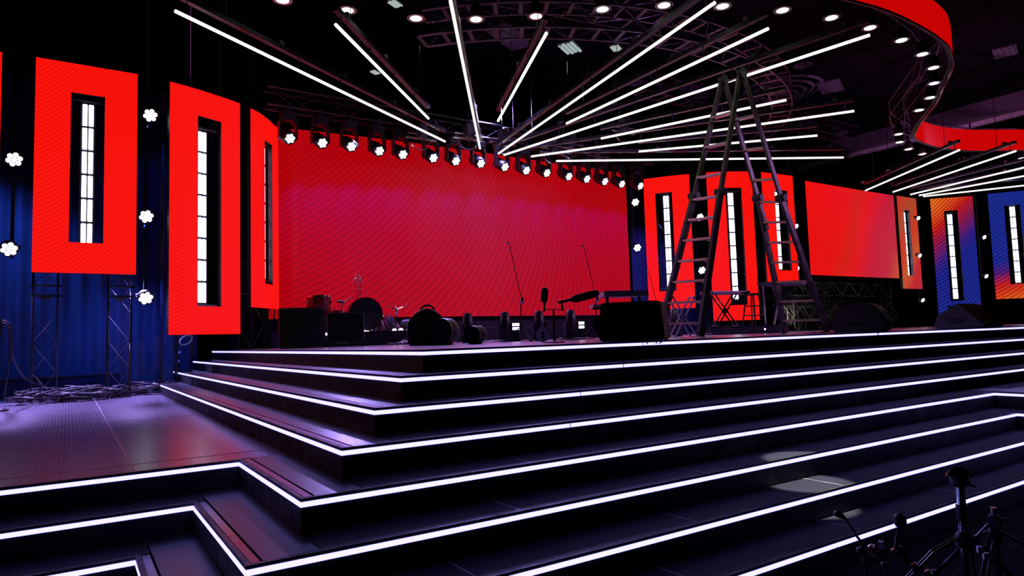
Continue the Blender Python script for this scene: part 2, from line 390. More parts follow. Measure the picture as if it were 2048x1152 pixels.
for k in range(8):
    z = LZ[k]; P = path_of(k)
    t = thing('stage_step' if k else 'stage_deck', ('white-edged ' + TIERNAME[k]), 'step' if k else 'stage', (P[1][0], P[1][1], z-R_),
              group='white-edged black stage steps' if k else None)
    # riser boards under each run, outer face on the path
    rb = MB(); n = len(P)
    inn = offs(P, .03)
    for i in range(n-1):
        a, b, c, d = P[i], P[i+1], inn[i+1], inn[i]
        r = MB(); zz0, zz1 = z-R_, z-.041
        vs_ = [(a[0], a[1], zz0), (b[0], b[1], zz0), (c[0], c[1], zz0), (d[0], d[1], zz0)]
        vs_ += [(x, y, zz1) for x, y, _ in vs_]; r.v = vs_; r.f = [(0,3,2,1),(4,5,6,7),(0,1,5,4),(1,2,6,5),(2,3,7,6),(3,0,4,7)]
        r.build('riser_board', M_RISER, t)
    # light strips in the nosing, cut where the photo shows joints
    po, pi_ = offs(P, -.004), offs(P, .012)
    for i in range(n-1):
        a, b = V(P[i]), V(P[i+1]); cuts = [0, 1]
        if abs(a.y-b.y) < .01:
            for x in STRIPX[k]:
                if min(a.x, b.x)+.1 < x < max(a.x, b.x)-.1: cuts.append((x-a.x)/(b.x-a.x))
            xs = [STRIPX[k][0]+2.9*j for j in (1, 2, 3, 4, 5, 6, 7)] if STRIPX[k] else [4.4+2.9*j for j in range(8)]
            for x in xs:
                if min(a.x, b.x)+.3 < x < max(a.x, b.x)-.3: cuts.append((x-a.x)/(b.x-a.x))
        cuts.sort(); L = (b-a).length
        oa, ob, ia, ib = V(po[i]), V(po[i+1]), V(pi_[i]), V(pi_[i+1])
        for c0, c1 in zip(cuts[:-1], cuts[1:]):
            g0 = 0 if c0 == 0 else .004/L; g1 = 0 if c1 == 1 else .004/L
            q = [oa.lerp(ob, c0+g0), oa.lerp(ob, c1-g1), ia.lerp(ib, c1-g1), ia.lerp(ib, c0+g0)]
            r = MB(); r.v = [(p.x, p.y, z-.041) for p in q]+[(p.x, p.y, z-.016) for p in q]
            r.f = [(0,3,2,1),(4,5,6,7),(0,1,5,4),(1,2,6,5),(2,3,7,6),(3,0,4,7)]
            r.build('light_strip', M_STRIP, t)
    # nosing profile above the strip
    po, pi_ = offs(P, -.002), offs(P, .022)
    for i in range(n-1):
        a, b, c, d = po[i], po[i+1], pi_[i+1], pi_[i]
        r = MB(); r.v = [(p[0], p[1], z-.016) for p in (a, b, c, d)]+[(p[0], p[1], z) for p in (a, b, c, d)]
        r.f = [(0,3,2,1),(4,5,6,7),(0,1,5,4),(1,2,6,5),(2,3,7,6),(3,0,4,7)]
        r.build('nosing_profile', M_RISER, t)
    # tread plates between this edge and the next riser, 1.42 m long, with open joints
    zt = z-.012
    def plate(x0, x1, y0, y1, mat, zz=None, th=.02):
        if x1-x0 < .02 or y1-y0 < .02: return
        g = .0025; zz = z if zz is None else zz
        MB().box(((x0+x1)/2, (y0+y1)/2, zz-th/2-.001), (x1-x0-2*g, y1-y0-2*g, th)).build('tread_plate', mat, t)
    x, y = X0[k], Y0[k]
    def run(x0, x1, y0, y1, anchor, mat, step=1.42):
        c = [x0]; s = anchor
        while s > x0: s -= step
        while s < x1-.05:
            if s > x0+.05: c.append(s)
            s += step
        c.append(x1)
        for a, b in zip(c[:-1], c[1:]): plate(a, b, y0, y1, mat)
        if k >= 2:
            for a in c[1:-1]: MB().box((a, (y0+y1)/2, z-.004), (.009, y1-y0, .010)).build('joint_strip', M_JOINT, t)
    def runy(x0, x1, y0, y1, mat, step=1.42, an=None):
        c = [y0]; s = y0 if an is None else an
        s += step
        while s < y1-.05: c.append(s); s += step
        c.append(y1)
        for a, b in zip(c[:-1], c[1:]): plate(x0, x1, a, b, mat)
    m_ = .026
    if k == 0:
        ys = [y+m_, y+.36]+[y+.36+1.22*j for j in range(1, 8)]; ys = [q for q in ys if q < 15]+[15.4]
        for a, b in zip(ys[:-1], ys[1:]):
            c = [x+m_, 3.1]
            while c[-1] < 28: c.append(c[-1]+2.44)
            c.append(30)
            for e, f in zip(c[:-1], c[1:]): plate(e, f, a, b, M_DECK)
    elif k <= 3:
        run(x+T_, 30, y+m_, y+T_, SEAMX[k], M_TREAD_X)
        plate(x+.072, x+T_, y+m_, y+T_+.6, M_TREAD_Y); runy(x+.072, x+T_, y+T_+.6, 13.24, M_TREAD_Y, 2.0)
        MB().box((x+.044, (y+.03+13.24)/2, z-.011), (.036, 13.21-y, .02)).build('edge_profile', M_EDGE, t)
    else:
        if k == 4:
            for q in (4.99, 8.05): MB().box((-2.38, q, z-.004), (7.2, .012, .010)).build('joint_strip', M_JOINT, t)
            for q in (-1.88, .345): MB().box((q, 9.0, z-.004), (.010, 8.5, .010)).build('joint_strip', M_JOINT, t)
        e = .3137*(k-4)
        XL, XR, YL = .935-e, 8.25-e, 4.68-e
        run(XL+T_, XR+m_, y+m_, y+T_, SEAMX[k], M_TREAD_X)                    # front run
        plate(XR+m_, XR+T_+.1, y+m_, y+T_, M_TREAD_Y)
        runy(XR+m_, XR+T_+ (20 if k == 4 else 0), -3, y+m_, M_TREAD_Y, 1.42) # right run
        if k == 4: run(XR+T_+.1, 30, y+m_, y+T_, SEAMX[k], M_TREAD_X)
        MB().box((XL+.044, (y+.03+YL)/2, z-.011), (.036, YL-y-.03, .02)).build('edge_profile', M_EDGE, t)
        plate(XL+.072, XL+T_, y+m_, YL+(m_ if k == 4 else T_), M_TREAD_Y)                          # side run
        if k == 4:
            ys = [YL+m_, 4.99, 8.05, 10.65, 13.3]
            plate(XL+T_-.0, X0[3]+.02, y+T_, YL+T_, M_TREAD_Y) if False else None
            for a, b in zip(ys[:-1], ys[1:]):
                for c, d in ((-6, -4.1), (-4.1, -1.88), (-1.88, .345), (.345, X0[3])): 
                    if a < 5: plate(c, d if d < .9 else XL+m_ if False else d, a, b, M_DECK)
                    else: plate(c, d, a, b, M_DECK)
        else:
            run(-6, XL+.070, YL+m_, YL+T_, -.4, M_TREAD_X)
            plate(XL+T_-.0, XL+T_, YL, YL, M_TREAD_Y)

# low plinth at the foot of the blue drape
t = thing('plinth', 'long low black plinth at the foot of the blue drape', 'plinth', (-1, 13.3, .66))
MB().box((-1.75, 13.33, .66+.155), (5.0, .3, .31)).build('plinth_body', M_PLINTH, t, bevel=.006)
MB().box((-1.75, 13.325, .66+.318), (5.0, .32, .012)).build('plinth_top', M_EDGE, t)
# low base wall of the big screen
t = thing('screen_base', 'low dark base under the big crimson screen', 'base', (7.6, 13.2, 1.32))
MB().box((7.7, 13.15, 1.32+.27), (9.2, .25, .54)).build('base_board', M_PLINTH, t, bevel=.01)
MB().box((7.7, 13.02, 1.32+.30), (9.2, .012, .01)).build('base_rail', M_EDGE, t)

# ------------------------------------------------------------------ LED panels
TOP = ZC+4.13
def interp(path, s):
    acc = 0
    for a, b in zip(path[:-1], path[1:]):
        l = (V(b)-V(a)).length
        if s <= acc+l+1e-6 or b is path[-1]: q = V(a)+(V(b)-V(a))*((s-acc)/l); d = (V(b)-V(a))/l; return q, d
        acc += l
def led_panel(name, label, path, z0, z1, mat, hole=None, group=None, n_extra=0, cat='screen', uvo=(0, 0)):
    L = sum((V(b)-V(a)).length for a, b in zip(path[:-1], path[1:]))
    ss = {0, L}; acc = 0
    for a, b in zip(path[:-1], path[1:]): acc += (V(b)-V(a)).length; ss.add(min(acc, L))
    for j in range(1, n_extra): ss.add(L*j/n_extra)
    if hole: ss |= {hole[0], hole[1]}
    ss = sorted(ss); ss = [s for i, s in enumerate(ss) if i == 0 or s-ss[i-1] > 1e-4]; zs = [z0, z1] if not hole else [z0, hole[2], hole[3], z1]
    q0, _ = interp(path, L/2); t = thing(name, label, cat, (q0.x, q0.y, z0), group=group)
    pts = []
    for s in ss:
        q, d = interp(path, s)
        # smooth the normal at bends
        d2 = (interp(path, min(s+.05, L))[0]-interp(path, max(s-.05, 0))[0]).normalized(); pts.append((q, V((d2.y, -d2.x))))
    bm = bmesh.new(); uvl = bm.loops.layers.uv.new('UVMap'); cache = {}
    def vert(i, j, off):
        key = (i, j, off)
        if key not in cache: q, n = pts[i]; cache[key] = bm.verts.new((q.x+n.x*off, q.y+n.y*off, zs[j]))
        return cache[key]
    def cell(i, j): return not (hole and j == 1 and hole[0]-1e-4 <= ss[i] and ss[i+1] <= hole[1]+1e-4)
    for i in range(len(ss)-1):
        for j in range(len(zs)-1):
            if not cell(i, j): continue
            f = bm.faces.new([vert(i, j, 0), vert(i+1, j, 0), vert(i+1, j+1, 0), vert(i, j+1, 0)])
            for lp, (a, b) in zip(f.loops, ((i, j), (i+1, j), (i+1, j+1), (i, j+1))): lp[uvl].uv = (ss[a]+uvo[0], zs[b]-z1+4+uvo[1])
    me = bpy.data.meshes.new('screen_face'); bm.to_mesh(me); bm.free(); me.materials.append(mat)
    o = bpy.data.objects.new('screen_face', me); COL.objects.link(o); o.parent = t; o.matrix_parent_inverse = MWI(t)
    # cabinet body behind the face
    bm = bmesh.new(); cache.clear(); T0, T1 = -.003, -.075
    for i in range(len(ss)-1):
        for j in range(len(zs)-1):
            if not cell(i, j): continue
            bm.faces.new([vert(i+1, j, T1), vert(i, j, T1), vert(i, j+1, T1), vert(i+1, j+1, T1)])
            bm.faces.new([vert(i, j, T0), vert(i+1, j, T0), vert(i+1, j+1, T0), vert(i, j+1, T0)])
            for (a, b), (di, dj) in ((((i, j), (i, j+1)), (-1, 0)), (((i+1, j), (i+1, j+1)), (1, 0)), (((i, j), (i+1, j)), (0, -1)), (((i, j+1), (i+1, j+1)), (0, 1))):
                ni, nj = i+di, j+dj
                if 0 <= ni < len(ss)-1 and 0 <= nj < len(zs)-1 and cell(ni, nj): continue
                bm.faces.new([vert(a[0], a[1], T0), vert(b[0], b[1], T0), vert(b[0], b[1], T1), vert(a[0], a[1], T1)])
    bmesh.ops.recalc_face_normals(bm, faces=bm.faces)
    me = bpy.data.meshes.new('cabinet_back'); bm.to_mesh(me); bm.free(); me.materials.append(M_BLACK)
    o = bpy.data.objects.new('cabinet_back', me); COL.objects.link(o); o.parent = t; o.matrix_parent_inverse = MWI(t)
    return t
def batten(label, path, s, ztop, n, off=-.12, pitch=.352):
    q, d = interp(path, s); nn = V((d.y, -d.x)); q = q+nn*off; ang = atan2(d.y, d.x)
    H = n*pitch; t = thing('light_batten', label, 'stage light', (q.x, q.y, ztop-H), ang, group='upright light battens in the panel openings')
    MB().box((0, .05, H/2), (.19, .08, H+.03)).build('batten_housing', M_BLACK, t, world=False)
    for zz in (H+.035, -.03): MB().box((0, 0, zz), (.50, .08, .03)).build('mounting_bar', M_ALUD, t, world=False)
    c0 = None
    for j in range(n):
        for sx in (-1, 1):
            M = Matrix.Translation((sx*.0385, 0, H-(j+.5)*pitch))
            if c0 is None:
                c0 = MB().box((0, 0, 0), (.060, .022, pitch-.034)).build('light_cell', M_CELL, t, world=False, bevel=.005); c0.matrix_basis = M
            else: share(c0, t, M)
PL = {
 'L0': [(-2.09, 11.42), (-.81, 11.385)],
 'L1': [(-.428, 11.361), (.83, 11.379)],
 'L2': [(1.278, 11.471), (1.55, 11.56), (1.812, 11.671), (2.12, 11.82), (2.414, 11.99)],
 'L3': [(2.618, 12.139), (2.78, 12.295), (2.921, 12.463), (3.06, 12.66), (3.197, 12.88), (3.317, 13.051)],
 'R1': [(12.90, 13.06), (13.2, 12.60), (13.606, 12.089)],
 'R2': [(13.893, 11.768), (14.12, 11.57), (14.393, 11.404), (14.64, 11.27), (14.93, 11.15)],
 'R3': [(15.209, 11.064), (15.8, 11.0), (16.422, 10.965)],
 'P':  [(22.10, 11.122), (23.27, 11.104)],
 'Q':  [(23.806, 10.919), (24.646, 10.007)],
 'W':  [(24.754, 9.618), (25.42, 8.56)]}
def holes(s0, s1, zb): return (s0, s1, ZC+zb, ZC+3.70)
LB = {'L0': ('narrow slice of a red lit panel at the left edge of the frame', 1.09, (.42, .84, 1.53), 6, .645),
 'L1': ('short red panel with batten at far left, between two columns of round lamps', 1.09, (.42, .84, 1.53), 6, .635),
 'L2': ('tallest red panel at left, reaching down to the lit stair ends', .19, (.45, .87, .635), 8, .60),
 'L3': ('curved red panel turned edgewise beside the left end of the big screen', .645, (.47, .84, 1.085), 7, .66),
 'R1': ('red panel just right of the big screen, behind the left ladder leg', .61, (.30, .74, 1.08), 7, .57),
 'R2': ('tall red panel seen between the two legs of the ladder', .25, (.47, .90, .645), 8, .64),
 'R3': ('short red panel behind the right leg of the ladder', 1.17, (.46, .96, 1.54), 6, .64),
 'P':  ('narrow orange and rose panel joining the right end of the wide screen', 1.15, (.36, .70, 1.58), 6, .56),
 'Q':  ('panel fading from orange through purple to blue, second from the right edge', .22, (.38, .78, .725), 8, .57),
 'W':  ('blue panel with orange foot at the right edge of the frame', .73, (.41, .83, 1.19), 7, .64)}
BL = {'L0': 'sliced red display at the left frame edge', 'L1': 'short far-left red display', 'L2': 'tallest left red display', 'L3': 'edgewise curved red display left of the big screen',
      'R1': 'red display just right of the big screen', 'R2': 'tall red display between the ladder legs', 'R3': 'short red display behind the right ladder leg', 'P': 'narrow rose display',
      'Q': 'display fading from orange to blue', 'W': 'blue display with orange foot at the right edge'}
MT = {'P': M_PP, 'Q': M_PQ, 'W': M_PW}
TOPS = {'L1': 3.60, 'L0': 3.60, 'L2': 3.50, 'L3': 3.64, 'R1': 3.645, 'R2': 3.60, 'R3': 3.68, 'P': 3.66, 'Q': 3.605, 'W': 3.68}
for k, (lab, zb, (s0, s1, hb), n, sc) in LB.items():
    led_panel('led_display', lab, PL[k], ZC+zb, TOP, MT.get(k, M_RED), holes(s0, s1, hb), group='tall LED displays with a slot opening', uvo=(0, 0))
    batten('white batten in the ' + BL[k], PL[k], sc, ZC+TOPS[k], n, off=-.11)
SCR = [(3.17, 13.22), (3.654, 12.97), (4.844, 12.85), (5.956, 12.785), (7.173, 12.76), (8.433, 12.765), (10, 12.78), (11.468, 12.81), (12.03, 12.815)]
led_panel('led_screen', 'big crimson LED screen across the back of the stage behind the drum kit', SCR, ZC+.475, TOP, M_REDM)
led_panel('led_screen', 'wide plain red LED screen right of the ladder, turning rose at its right end', [(17.30, 11.172), (19.6, 11.18), (21.98, 11.159)], ZC+1.475, TOP, M_RS)

for nm in [o for o in bpy.data.objects if o.type == 'EMPTY' and o.name.split('.')[0] in ('led_display', 'led_screen')]:
    f_ = [c for c in bpy.data.objects if c.parent == nm and c.name.startswith('cabinet_back')][0]
    vv = [v.co for v in f_.data.vertices if v.co.z > TOP-.01]; a, b = min(vv, key=lambda c: c.x), max(vv, key=lambda c: c.x)
    for fr in (.2, .8):
        q = V(a).lerp(b, fr); q = min(vv, key=lambda c: (V(c)-q).length)
        MB().cyl((q.x, q.y, TOP-.02), (q.x, q.y, ZC+7.0), .010, n=5).build('hanging_strap', M_BLACK, nm)

# ------------------------------------------------------------------ red ribbon screen overhead and its ring of downlights
def smooth_path(pts, n=8):
    out = []
    P = [V(p) for p in pts]
    for i in range(len(P)-1):
        a, b, c, d = P[max(i-1, 0)], P[i], P[i+1], P[min(i+2, len(P)-1)]
        for j in range(n):
            u = j/n; out.append(.5*((2*b)+(c-a)*u+(2*a-5*b+4*c-d)*u*u+(3*b-a-3*c+d)*u**3))
    out.append(P[-1]); return out
rib = smooth_path([(3.2, 6.6), (5.0, 5.9), (7.0, 5.15), (8.841, 4.809), (9.704, 4.725), (10.601, 4.752), (11.183, 4.811), (11.758, 4.925), (12.6, 5.25), (13.5, 5.80),
                   (14.4, 6.35), (15.2, 6.95), (15.9, 7.45), (16.6, 7.83), (17.5, 8.0), (18.367, 7.984), (19.375, 7.727), (20.544, 7.081), (22.5, 6.2), (25, 5.2)], 5)
led_panel('led_ribbon', 'red LED ribbon screen curving overhead at upper right', [(p.x, p.y) for p in rib], ZC+4.40, ZC+4.94, M_REDH)
t = thing('ribbon_trim', 'dark purple edge tube running along the bottom of the overhead ribbon screen', 'trim rail', (13, 5.6, ZC+4.37))
MB().tube([(p.x, p.y, ZC+4.375) for p in rib], .016).build('edge_tube', M_EDGE, t)

dl = [(565, 0), (695, 20), (832, 36), (952, 38), (1072, 32), (1205, 18), (1328, 10), (1445, 12), (1565, 20), (1663, 35), (1740, 55), (1803, 80), (1845, 108), (1867, 135), (1868, 166),
      (1860, 195), (1838, 220), (1797, 268), (1799, 284), (1817, 298), (1845, 308), (1930, 317), (2045, 316)]
ZD = ZC+4.4
root = thing('downlight', '', 'stage light', (0, 0, 0), group='round white downlights under the ring truss')
MB().lathe((0, 0, 0), (0, 0, 1), [(.115, 0), (.115, .012), (.105, .015), (.10, .05), (.075, .16), (.05, .20), (0, .20)], 18).build('lamp_body', M_BLACK, root, True, world=False)
MB().lathe((0, 0, -.008), (0, 0, 1), [(.112, 0), (.122, .0), (.122, .02), (.112, .02), (.112, 0)], 18).build('trim_ring', M_ALU, root, True, world=False)
MB().lathe((0, 0, -.006), (0, 0, 1), [(.0, -.012), (.05, -.009), (.088, 0), (.0, .001)], 16).build('lens', M_DOWN, root, True, world=False)
MB().cyl((0, 0, .2), (0, 0, .52), .012, n=6).build('drop_rod', M_BLACK, root, world=False)
MB().box((0, 0, .5), (.07, .07, .06)).build('hook_clamp', M_BLACK, root, world=False)
index_kids(root)
dpos = []
for i, p in enumerate(dl):
    o = root if i == 0 else dup(root)
    q = atz(p[0], p[1], ZD); o.location = q; dpos.append(q)
    o['label'] = 'small round white downlight overhead, %s along the curved row counted from the left' % ORD[i]

# ------------------------------------------------------------------ trusses
def truss_between(t, A, B, side, up, n, r=.022, rb=.011, mat=None, mat2=None):
    """four chords and zig-zag braces from list of section centres A (points) with side vectors; A,B lists for curves"""
def truss_path(name, label, cat, pts, w, h, r=.022, rb=.011, mat=M_TRUSS, matb=None, group=None, rungs=True, wide=None, vertical=False, fourth=True):
    """box truss along pts (Vectors). one chord part per corner, one brace part per diagonal"""
    pts = [V(p) for p in pts]; t = thing(name, label, cat, pts[0], group=group); matb = matb or mat
    sec = []
    for i, p in enumerate(pts):
        d = (pts[min(i+1, len(pts)-1)]-pts[max(i-1, 0)]).normalized()
        if vertical: sx, sy = V((cos(vertical), sin(vertical), 0)), V((-sin(vertical), cos(vertical), 0))
        else: sx = d.cross(V((0, 0, 1))).normalized(); sy = V((0, 0, 1))
        sec.append([p+sx*a*w/2+sy*b*h/2 for a, b in ((-1, -1), (1, -1), (1, 1), (-1, 1))])
    for c in range(4): MB().tube([s[c] for s in sec], r, 6).build('chord', mat, t)
    for i in range(len(sec)-1):
        for c in range(4):
            e = (c+1) % 4
            a, b = (sec[i][c], sec[i+1][e]) if (i+c) % 2 == 0 else (sec[i][e], sec[i+1][c])
            MB().cyl(a, b, rb, n=5, caps=False).build('brace', matb, t)
        if rungs:
            M = MB(); a, b = sec[i][0], sec[i][1]; M.beam(a, b, wide or rb*2, rb*2)
            M.build('cross_bar', matb, t)
            MB().beam(sec[i][3], sec[i][2], wide or rb*2, rb*2).build('cross_bar', matb, t)
    return t
# big round truss over the stage
cc, rr = V((9.55, 14.1)), 6.3
arc = [V((cc.x+rr*cos(a), cc.y+rr*sin(a), ZC+5.15)) for a in [radians(222+ i*(350-222)/34) for i in range(35)]]
truss_path('round_truss', 'curved dark truss arching overhead behind the light tubes, catching purple light', 'truss', arc, .42, .42, .02, .008, M_TRUSSP, M_TRUSS, wide=.07)
# truss carrying the downlights, follows them
dtop = [q+V((0, 0, .62)) for q in dpos]
truss_path('downlight_truss', 'S-shaped black truss that carries the round downlights, purple-lit tubes at its bend', 'truss', dtop, .30, .30, .018, .008, M_TRUSSP, M_TRUSS)
# straight truss carrying the moving heads
hp = [(580, 277), (645, 286), (703, 293), (759, 302), (806, 309), (867, 316), (912, 322), (962, 327), (1010, 334), (1053, 341), (1094, 346), (1138, 353), (1174, 358), (1210, 363), (1244, 368), (1281, 372)]
HY = 12.2
truss_path('lamp_truss', 'straight black truss above the big crimson screen holding the moving heads', 'truss', [(2.9+.5*i, HY+.1, ZC+4.42) for i in range(20)], .32, .32, .022, .01, M_BLACK, rungs=False)
# second-row trusses beyond the tubes
truss_path('grid_truss', 'dark straight grid truss high above the left half of the stage', 'truss', [(1.5+.6*i, 9.5-.10*i, ZC+5.6) for i in range(13)], .4, .4, .02, .01, M_TRUSS, M_TRUSS, wide=.05)
truss_path('grid_truss', 'dark straight grid truss high above the right half of the stage', 'truss', [(10.5+.7*i, 10.6, ZC+5.5) for i in range(13)], .4, .4, .02, .01, M_TRUSS, M_TRUSS, wide=.05)
# upright towers behind the panels
def tower(label, x, y, z0, z1, ang=0, w=.30, mat=M_TRUSS):
    n = max(2, int(round((z1-z0)/.42))); return truss_path('truss_tower', label, 'truss', [(x, y, z0+(z1-z0)*i/n) for i in range(n+1)], w, w, .014, .0055, mat, M_ALUD, group='upright truss towers behind the LED panels', rungs=False, vertical=ang or .0001)
tower('upright truss tower under the left side of the short far-left red panel', -.28, 12.05, .66, 5.3)
tower('upright truss tower under the right side of the short far-left red panel', .66, 12.05, .66, 5.3)
tower('upright truss tower behind the left side of the tallest left panel', 1.40, 12.5, .825, 5.3, 0, .22)
tower('upright truss tower seen in the gap left of the edgewise curved panel', 2.75, 12.75, 1.32, 5.3, .6)
tower('upright truss tower under the edgewise curved panel at the stage left end', 3.05, 13.15, 1.32, 5.3, .9)
tower('upright truss tower behind the red panel right of the big screen', 13.45, 12.95, 1.32, 5.3, -.7)
tower('upright truss tower between the two ladder legs in the panel gap', 15.15, 11.75, 1.32, 5.3, -.3)
tower('upright truss tower in the gap left of the wide right screen', 16.9, 11.75, 1.32, 5.3, 0)
tower('upright truss tower between wide right screen and its narrow end panel', 22.1, 11.6, 1.32, 5.3, 0)
tower('upright truss tower behind the blue and orange panels at far right', 24.9, 10.6, 1.32, 5.3, -.8)
# lattice of trusses under the wide right screen
for zz, lab in ((1.85, 'lower'), (2.55, 'upper')):
    truss_path('lattice_truss', '%s horizontal truss of the lattice under the wide right screen' % lab, 'truss', [(16.9+.42*i, 12.0, zz) for i in range(15)], .38, .38, .018, .010, M_TRUSS, M_TRUSSB, rungs=True)
for i in range(4):
    tower('upright lattice tower under the wide right screen, %s from its left end' % ORD[i], 18.2+1.15*i, 12.3, 1.32, 2.95, 0, .34)

truss_path('lattice_truss', 'middle horizontal truss at the back of the lattice under the wide right screen', 'truss', [(17.2+.36*i, 12.62, 2.2) for i in range(17)], .36, .36, .016, .009, M_TRUSS, M_TRUSSB, rungs=False)
# ------------------------------------------------------------------ lamps
def lens_cluster(t, c, d, r=.026, ring=.062, world=False, parent=None):
    x, y, d = frame_z(d); c = V(c)
    for j in range(7):
        p = c if j == 0 else c+(x*cos(j*pi/3+.3)+y*sin(j*pi/3+.3))*ring
        MB().lathe(p-d*.004, d, [(r, 0), (r, .008), (r*.7, .014), (0, .016)], 10).build('lens', M_LENS, t, True, world=world)
def moving_head(lab, tilt):
    t = thing('moving_head', lab, 'stage light', (0, 0, 0), group='row of moving heads above the big screen')
    # origin: centre of the head. base above
    MB().box((0, 0, .37), (.27, .24, .16)).build('base_box', M_BLACK, t, world=False, bevel=.02)
    MB().box((0, .03, .50), (.07, .42, .10)).build('truss_clamp', M_BLACK, t, world=False)
    for s in (-1, 1):
        MB().prism([(s*.135, -.06), (s*.165, -.04), (s*.165, .27), (s*.12, .31), (s*.05, .31), (s*.135, .20)], -.07, .07).build('yoke_arm', M_BLACK, t, world=False)
    MB().lathe((0, 0, 0), tilt, [(0, -.25), (.08, -.245), (.115, -.19), (.126, -.04), (.124, .10), (.108, .125), (.0, .120)], 20).build('lamp_head', M_BLACK, t, True, world=False); hd = [o for o in bpy.data.objects if o.parent == t and o.name.startswith('lamp_head')][0]
    MB().cyl((-.16, 0, 0), (.16, 0, 0), .025, n=8).build('tilt_axle', M_BLACK, t, world=False)
    dd = V(tilt).normalized(); lens_cluster(hd, dd*.126, dd)
    return t
TILT = V((.10, -.86, -.52)).normalized()
mh = moving_head('', TILT); index_kids(mh)
for i, p in enumerate(hp):
    o = mh if i == 0 else dup(mh)
    o.location = aty(p[0], p[1], HY)-TILT*.12
    o['label'] = 'black moving head lamp above the big crimson screen, %s from the left' % ORD[i]
    spot('screen_haze_glow', o.location+TILT*.10+V((0, 0, -.13)), o.location+V((.30, .34, -1.0)), (.35, .03, 1), 120, 62, .9, .03)  # turned back onto the screen to imitate purple beams in haze
def par_lamp(d):
    t = thing('wash_lamp', '', 'stage light', (0, 0, 0), group='round seven-lens wash lamps on the towers')
    MB().lathe((0, 0, 0), d, [(0, -.13), (.06, -.125), (.095, -.08), (.112, -.02), (.115, .02), (.105, .024), (0, .018)], 20).build('lamp_body', M_BLACK, t, True, world=False); hd = [o for o in bpy.data.objects if o.parent == t and o.name.startswith('lamp_body')][0]
    x, y, dn = frame_z(d)
    MB().tube([V(x)*.125+V((0, 0, -.0)), V(x)*.13+V((0, .06, .05)), V((0, .19, .07)), -V(x)*.13+V((0, .06, .05)), -V(x)*.125], .010, 6).build('yoke', M_BLACK, t, world=False)
    MB().box((0, .22, .07), (.06, .08, .10)).build('clamp', M_BLACK, t, world=False)
    lens_cluster(hd, V(d).normalized()*.026, d, .031, .068)
    return t
PD = V((.12, -.88, -.46)).normalized()
pl = par_lamp(PD); index_kids(pl)
pars = [((28, 318), 11.5, 'upper of two at the left frame edge', 1.0), ((18, 497), 11.5, 'lower of two at the left frame edge', 1.0),
        ((300, 230), 11.6, 'top one of three between the two large left panels', .55), ((292, 432), 11.6, 'middle one of three between the two large left panels', .4),
        ((291, 595), 11.6, 'lowest of three left of the tallest panel', .7),
        ((1270, 404), 12.9, 'upper of two in the blue gap right of the big screen', .35), ((1274, 495), 12.9, 'lower of two in the blue gap right of the big screen', .5),
        ((1403, 540), 12.1, 'behind the left ladder leg between two red panels, low', .3), ((1399, 434), 12.1, 'high behind a rung of the left ladder leg', .3),
        ((1592, 452), 11.6, 'just right of the short panel behind the right ladder leg, upper', .15), ((1594, 537), 11.6, 'just right of the short panel behind the right ladder leg, lower', .15),
        ((1836, 436), 10.95, 'upper one right of the narrow rose panel', .15), ((1839, 511), 10.95, 'middle one right of the narrow rose panel', .15),
        ((1845, 600), 11.2, 'below the narrow rose panel', .15), ((1968, 474), 9.7, 'upper of two between the blue panels at far right', .15), ((1972, 552), 9.7, 'lower of two between the blue panels at far right', .15)]
for i, (p, y, lab, pw) in enumerate(pars):
    o = pl if i == 0 else dup(pl)
    o.location = aty(p[0], p[1], y); o['label'] = ('seven-lens wash lamp, ' + lab)
    if i >= 5: o.rotation_euler = (0, 0, -.45)
    if i >= 9: o.scale = (.68, .68, .68)
    if i in (0, 1): spot('wash_haze_glow', o.location+PD*.08, o.location+V((.75, -.02, -.95)) + PD*.1, (.28, .12, 1), 30, 50, .8, .03)  # added spot tints the panel like a beam in haze
    elif i < 5: spot('wash_haze_glow', o.location+V((0, .25, -.1)), o.location+V((.0, 1.6, -.9)), (.05, .10, 1), (0, 0, 60, 30, 70)[i], 70, .8, .03)  # turned back onto the drape, standing in for blue beams in haze
    elif i in (5, 6, 7): spot('wash_haze_glow', o.location+V((0, .25, -.1)), o.location+V((0, 1.6, -1.1)), (.05, .08, 1), 60, 70, .8, .03)
# hanging pipes for the wash lamps
def pipe(label, idx):
    q = [aty(pars[k][0][0], pars[k][0][1], pars[k][1])+Matrix.Rotation(-.45 if k >= 5 else 0, 3, 'Z')@V((0, .27*(.68 if k >= 9 else 1), 0)) for k in idx]
    zl = min(p.z for p in q)-.1; x, y = sum(p.x for p in q)/len(q), sum(p.y for p in q)/len(q)
    t = thing('hanging_pipe', label, 'pipe', (x, y, zl), group='thin black pipes that hold the wash lamps')
    MB().cyl((x, y, zl), (x, y, ZC+6.97), .024, n=8).build('pipe', M_BLACK, t)
    for p in q: MB().beam((p.x-.01, p.y-.03, p.z+.07), (x+.01, y, p.z+.07), .04, .05).build('pipe_clamp', M_BLACK, t)
pipe('thin black pipe holding the two lamps at the left frame edge', (0, 1)); pipe('thin black pipe holding the three lamps between the two large left panels', (2, 3, 4))
pipe('thin black pipe holding two lamps in the blue gap right of the big screen', (5, 6)); pipe('thin black pipe behind the left ladder leg holding two lamps', (7, 8))
pipe('thin black pipe right of the ladder holding two lamps', (9, 10)); pipe('thin black pipe beside the narrow rose panel', (11, 12, 13)); pipe('thin black pipe between the two blue panels at far right', (14, 15))

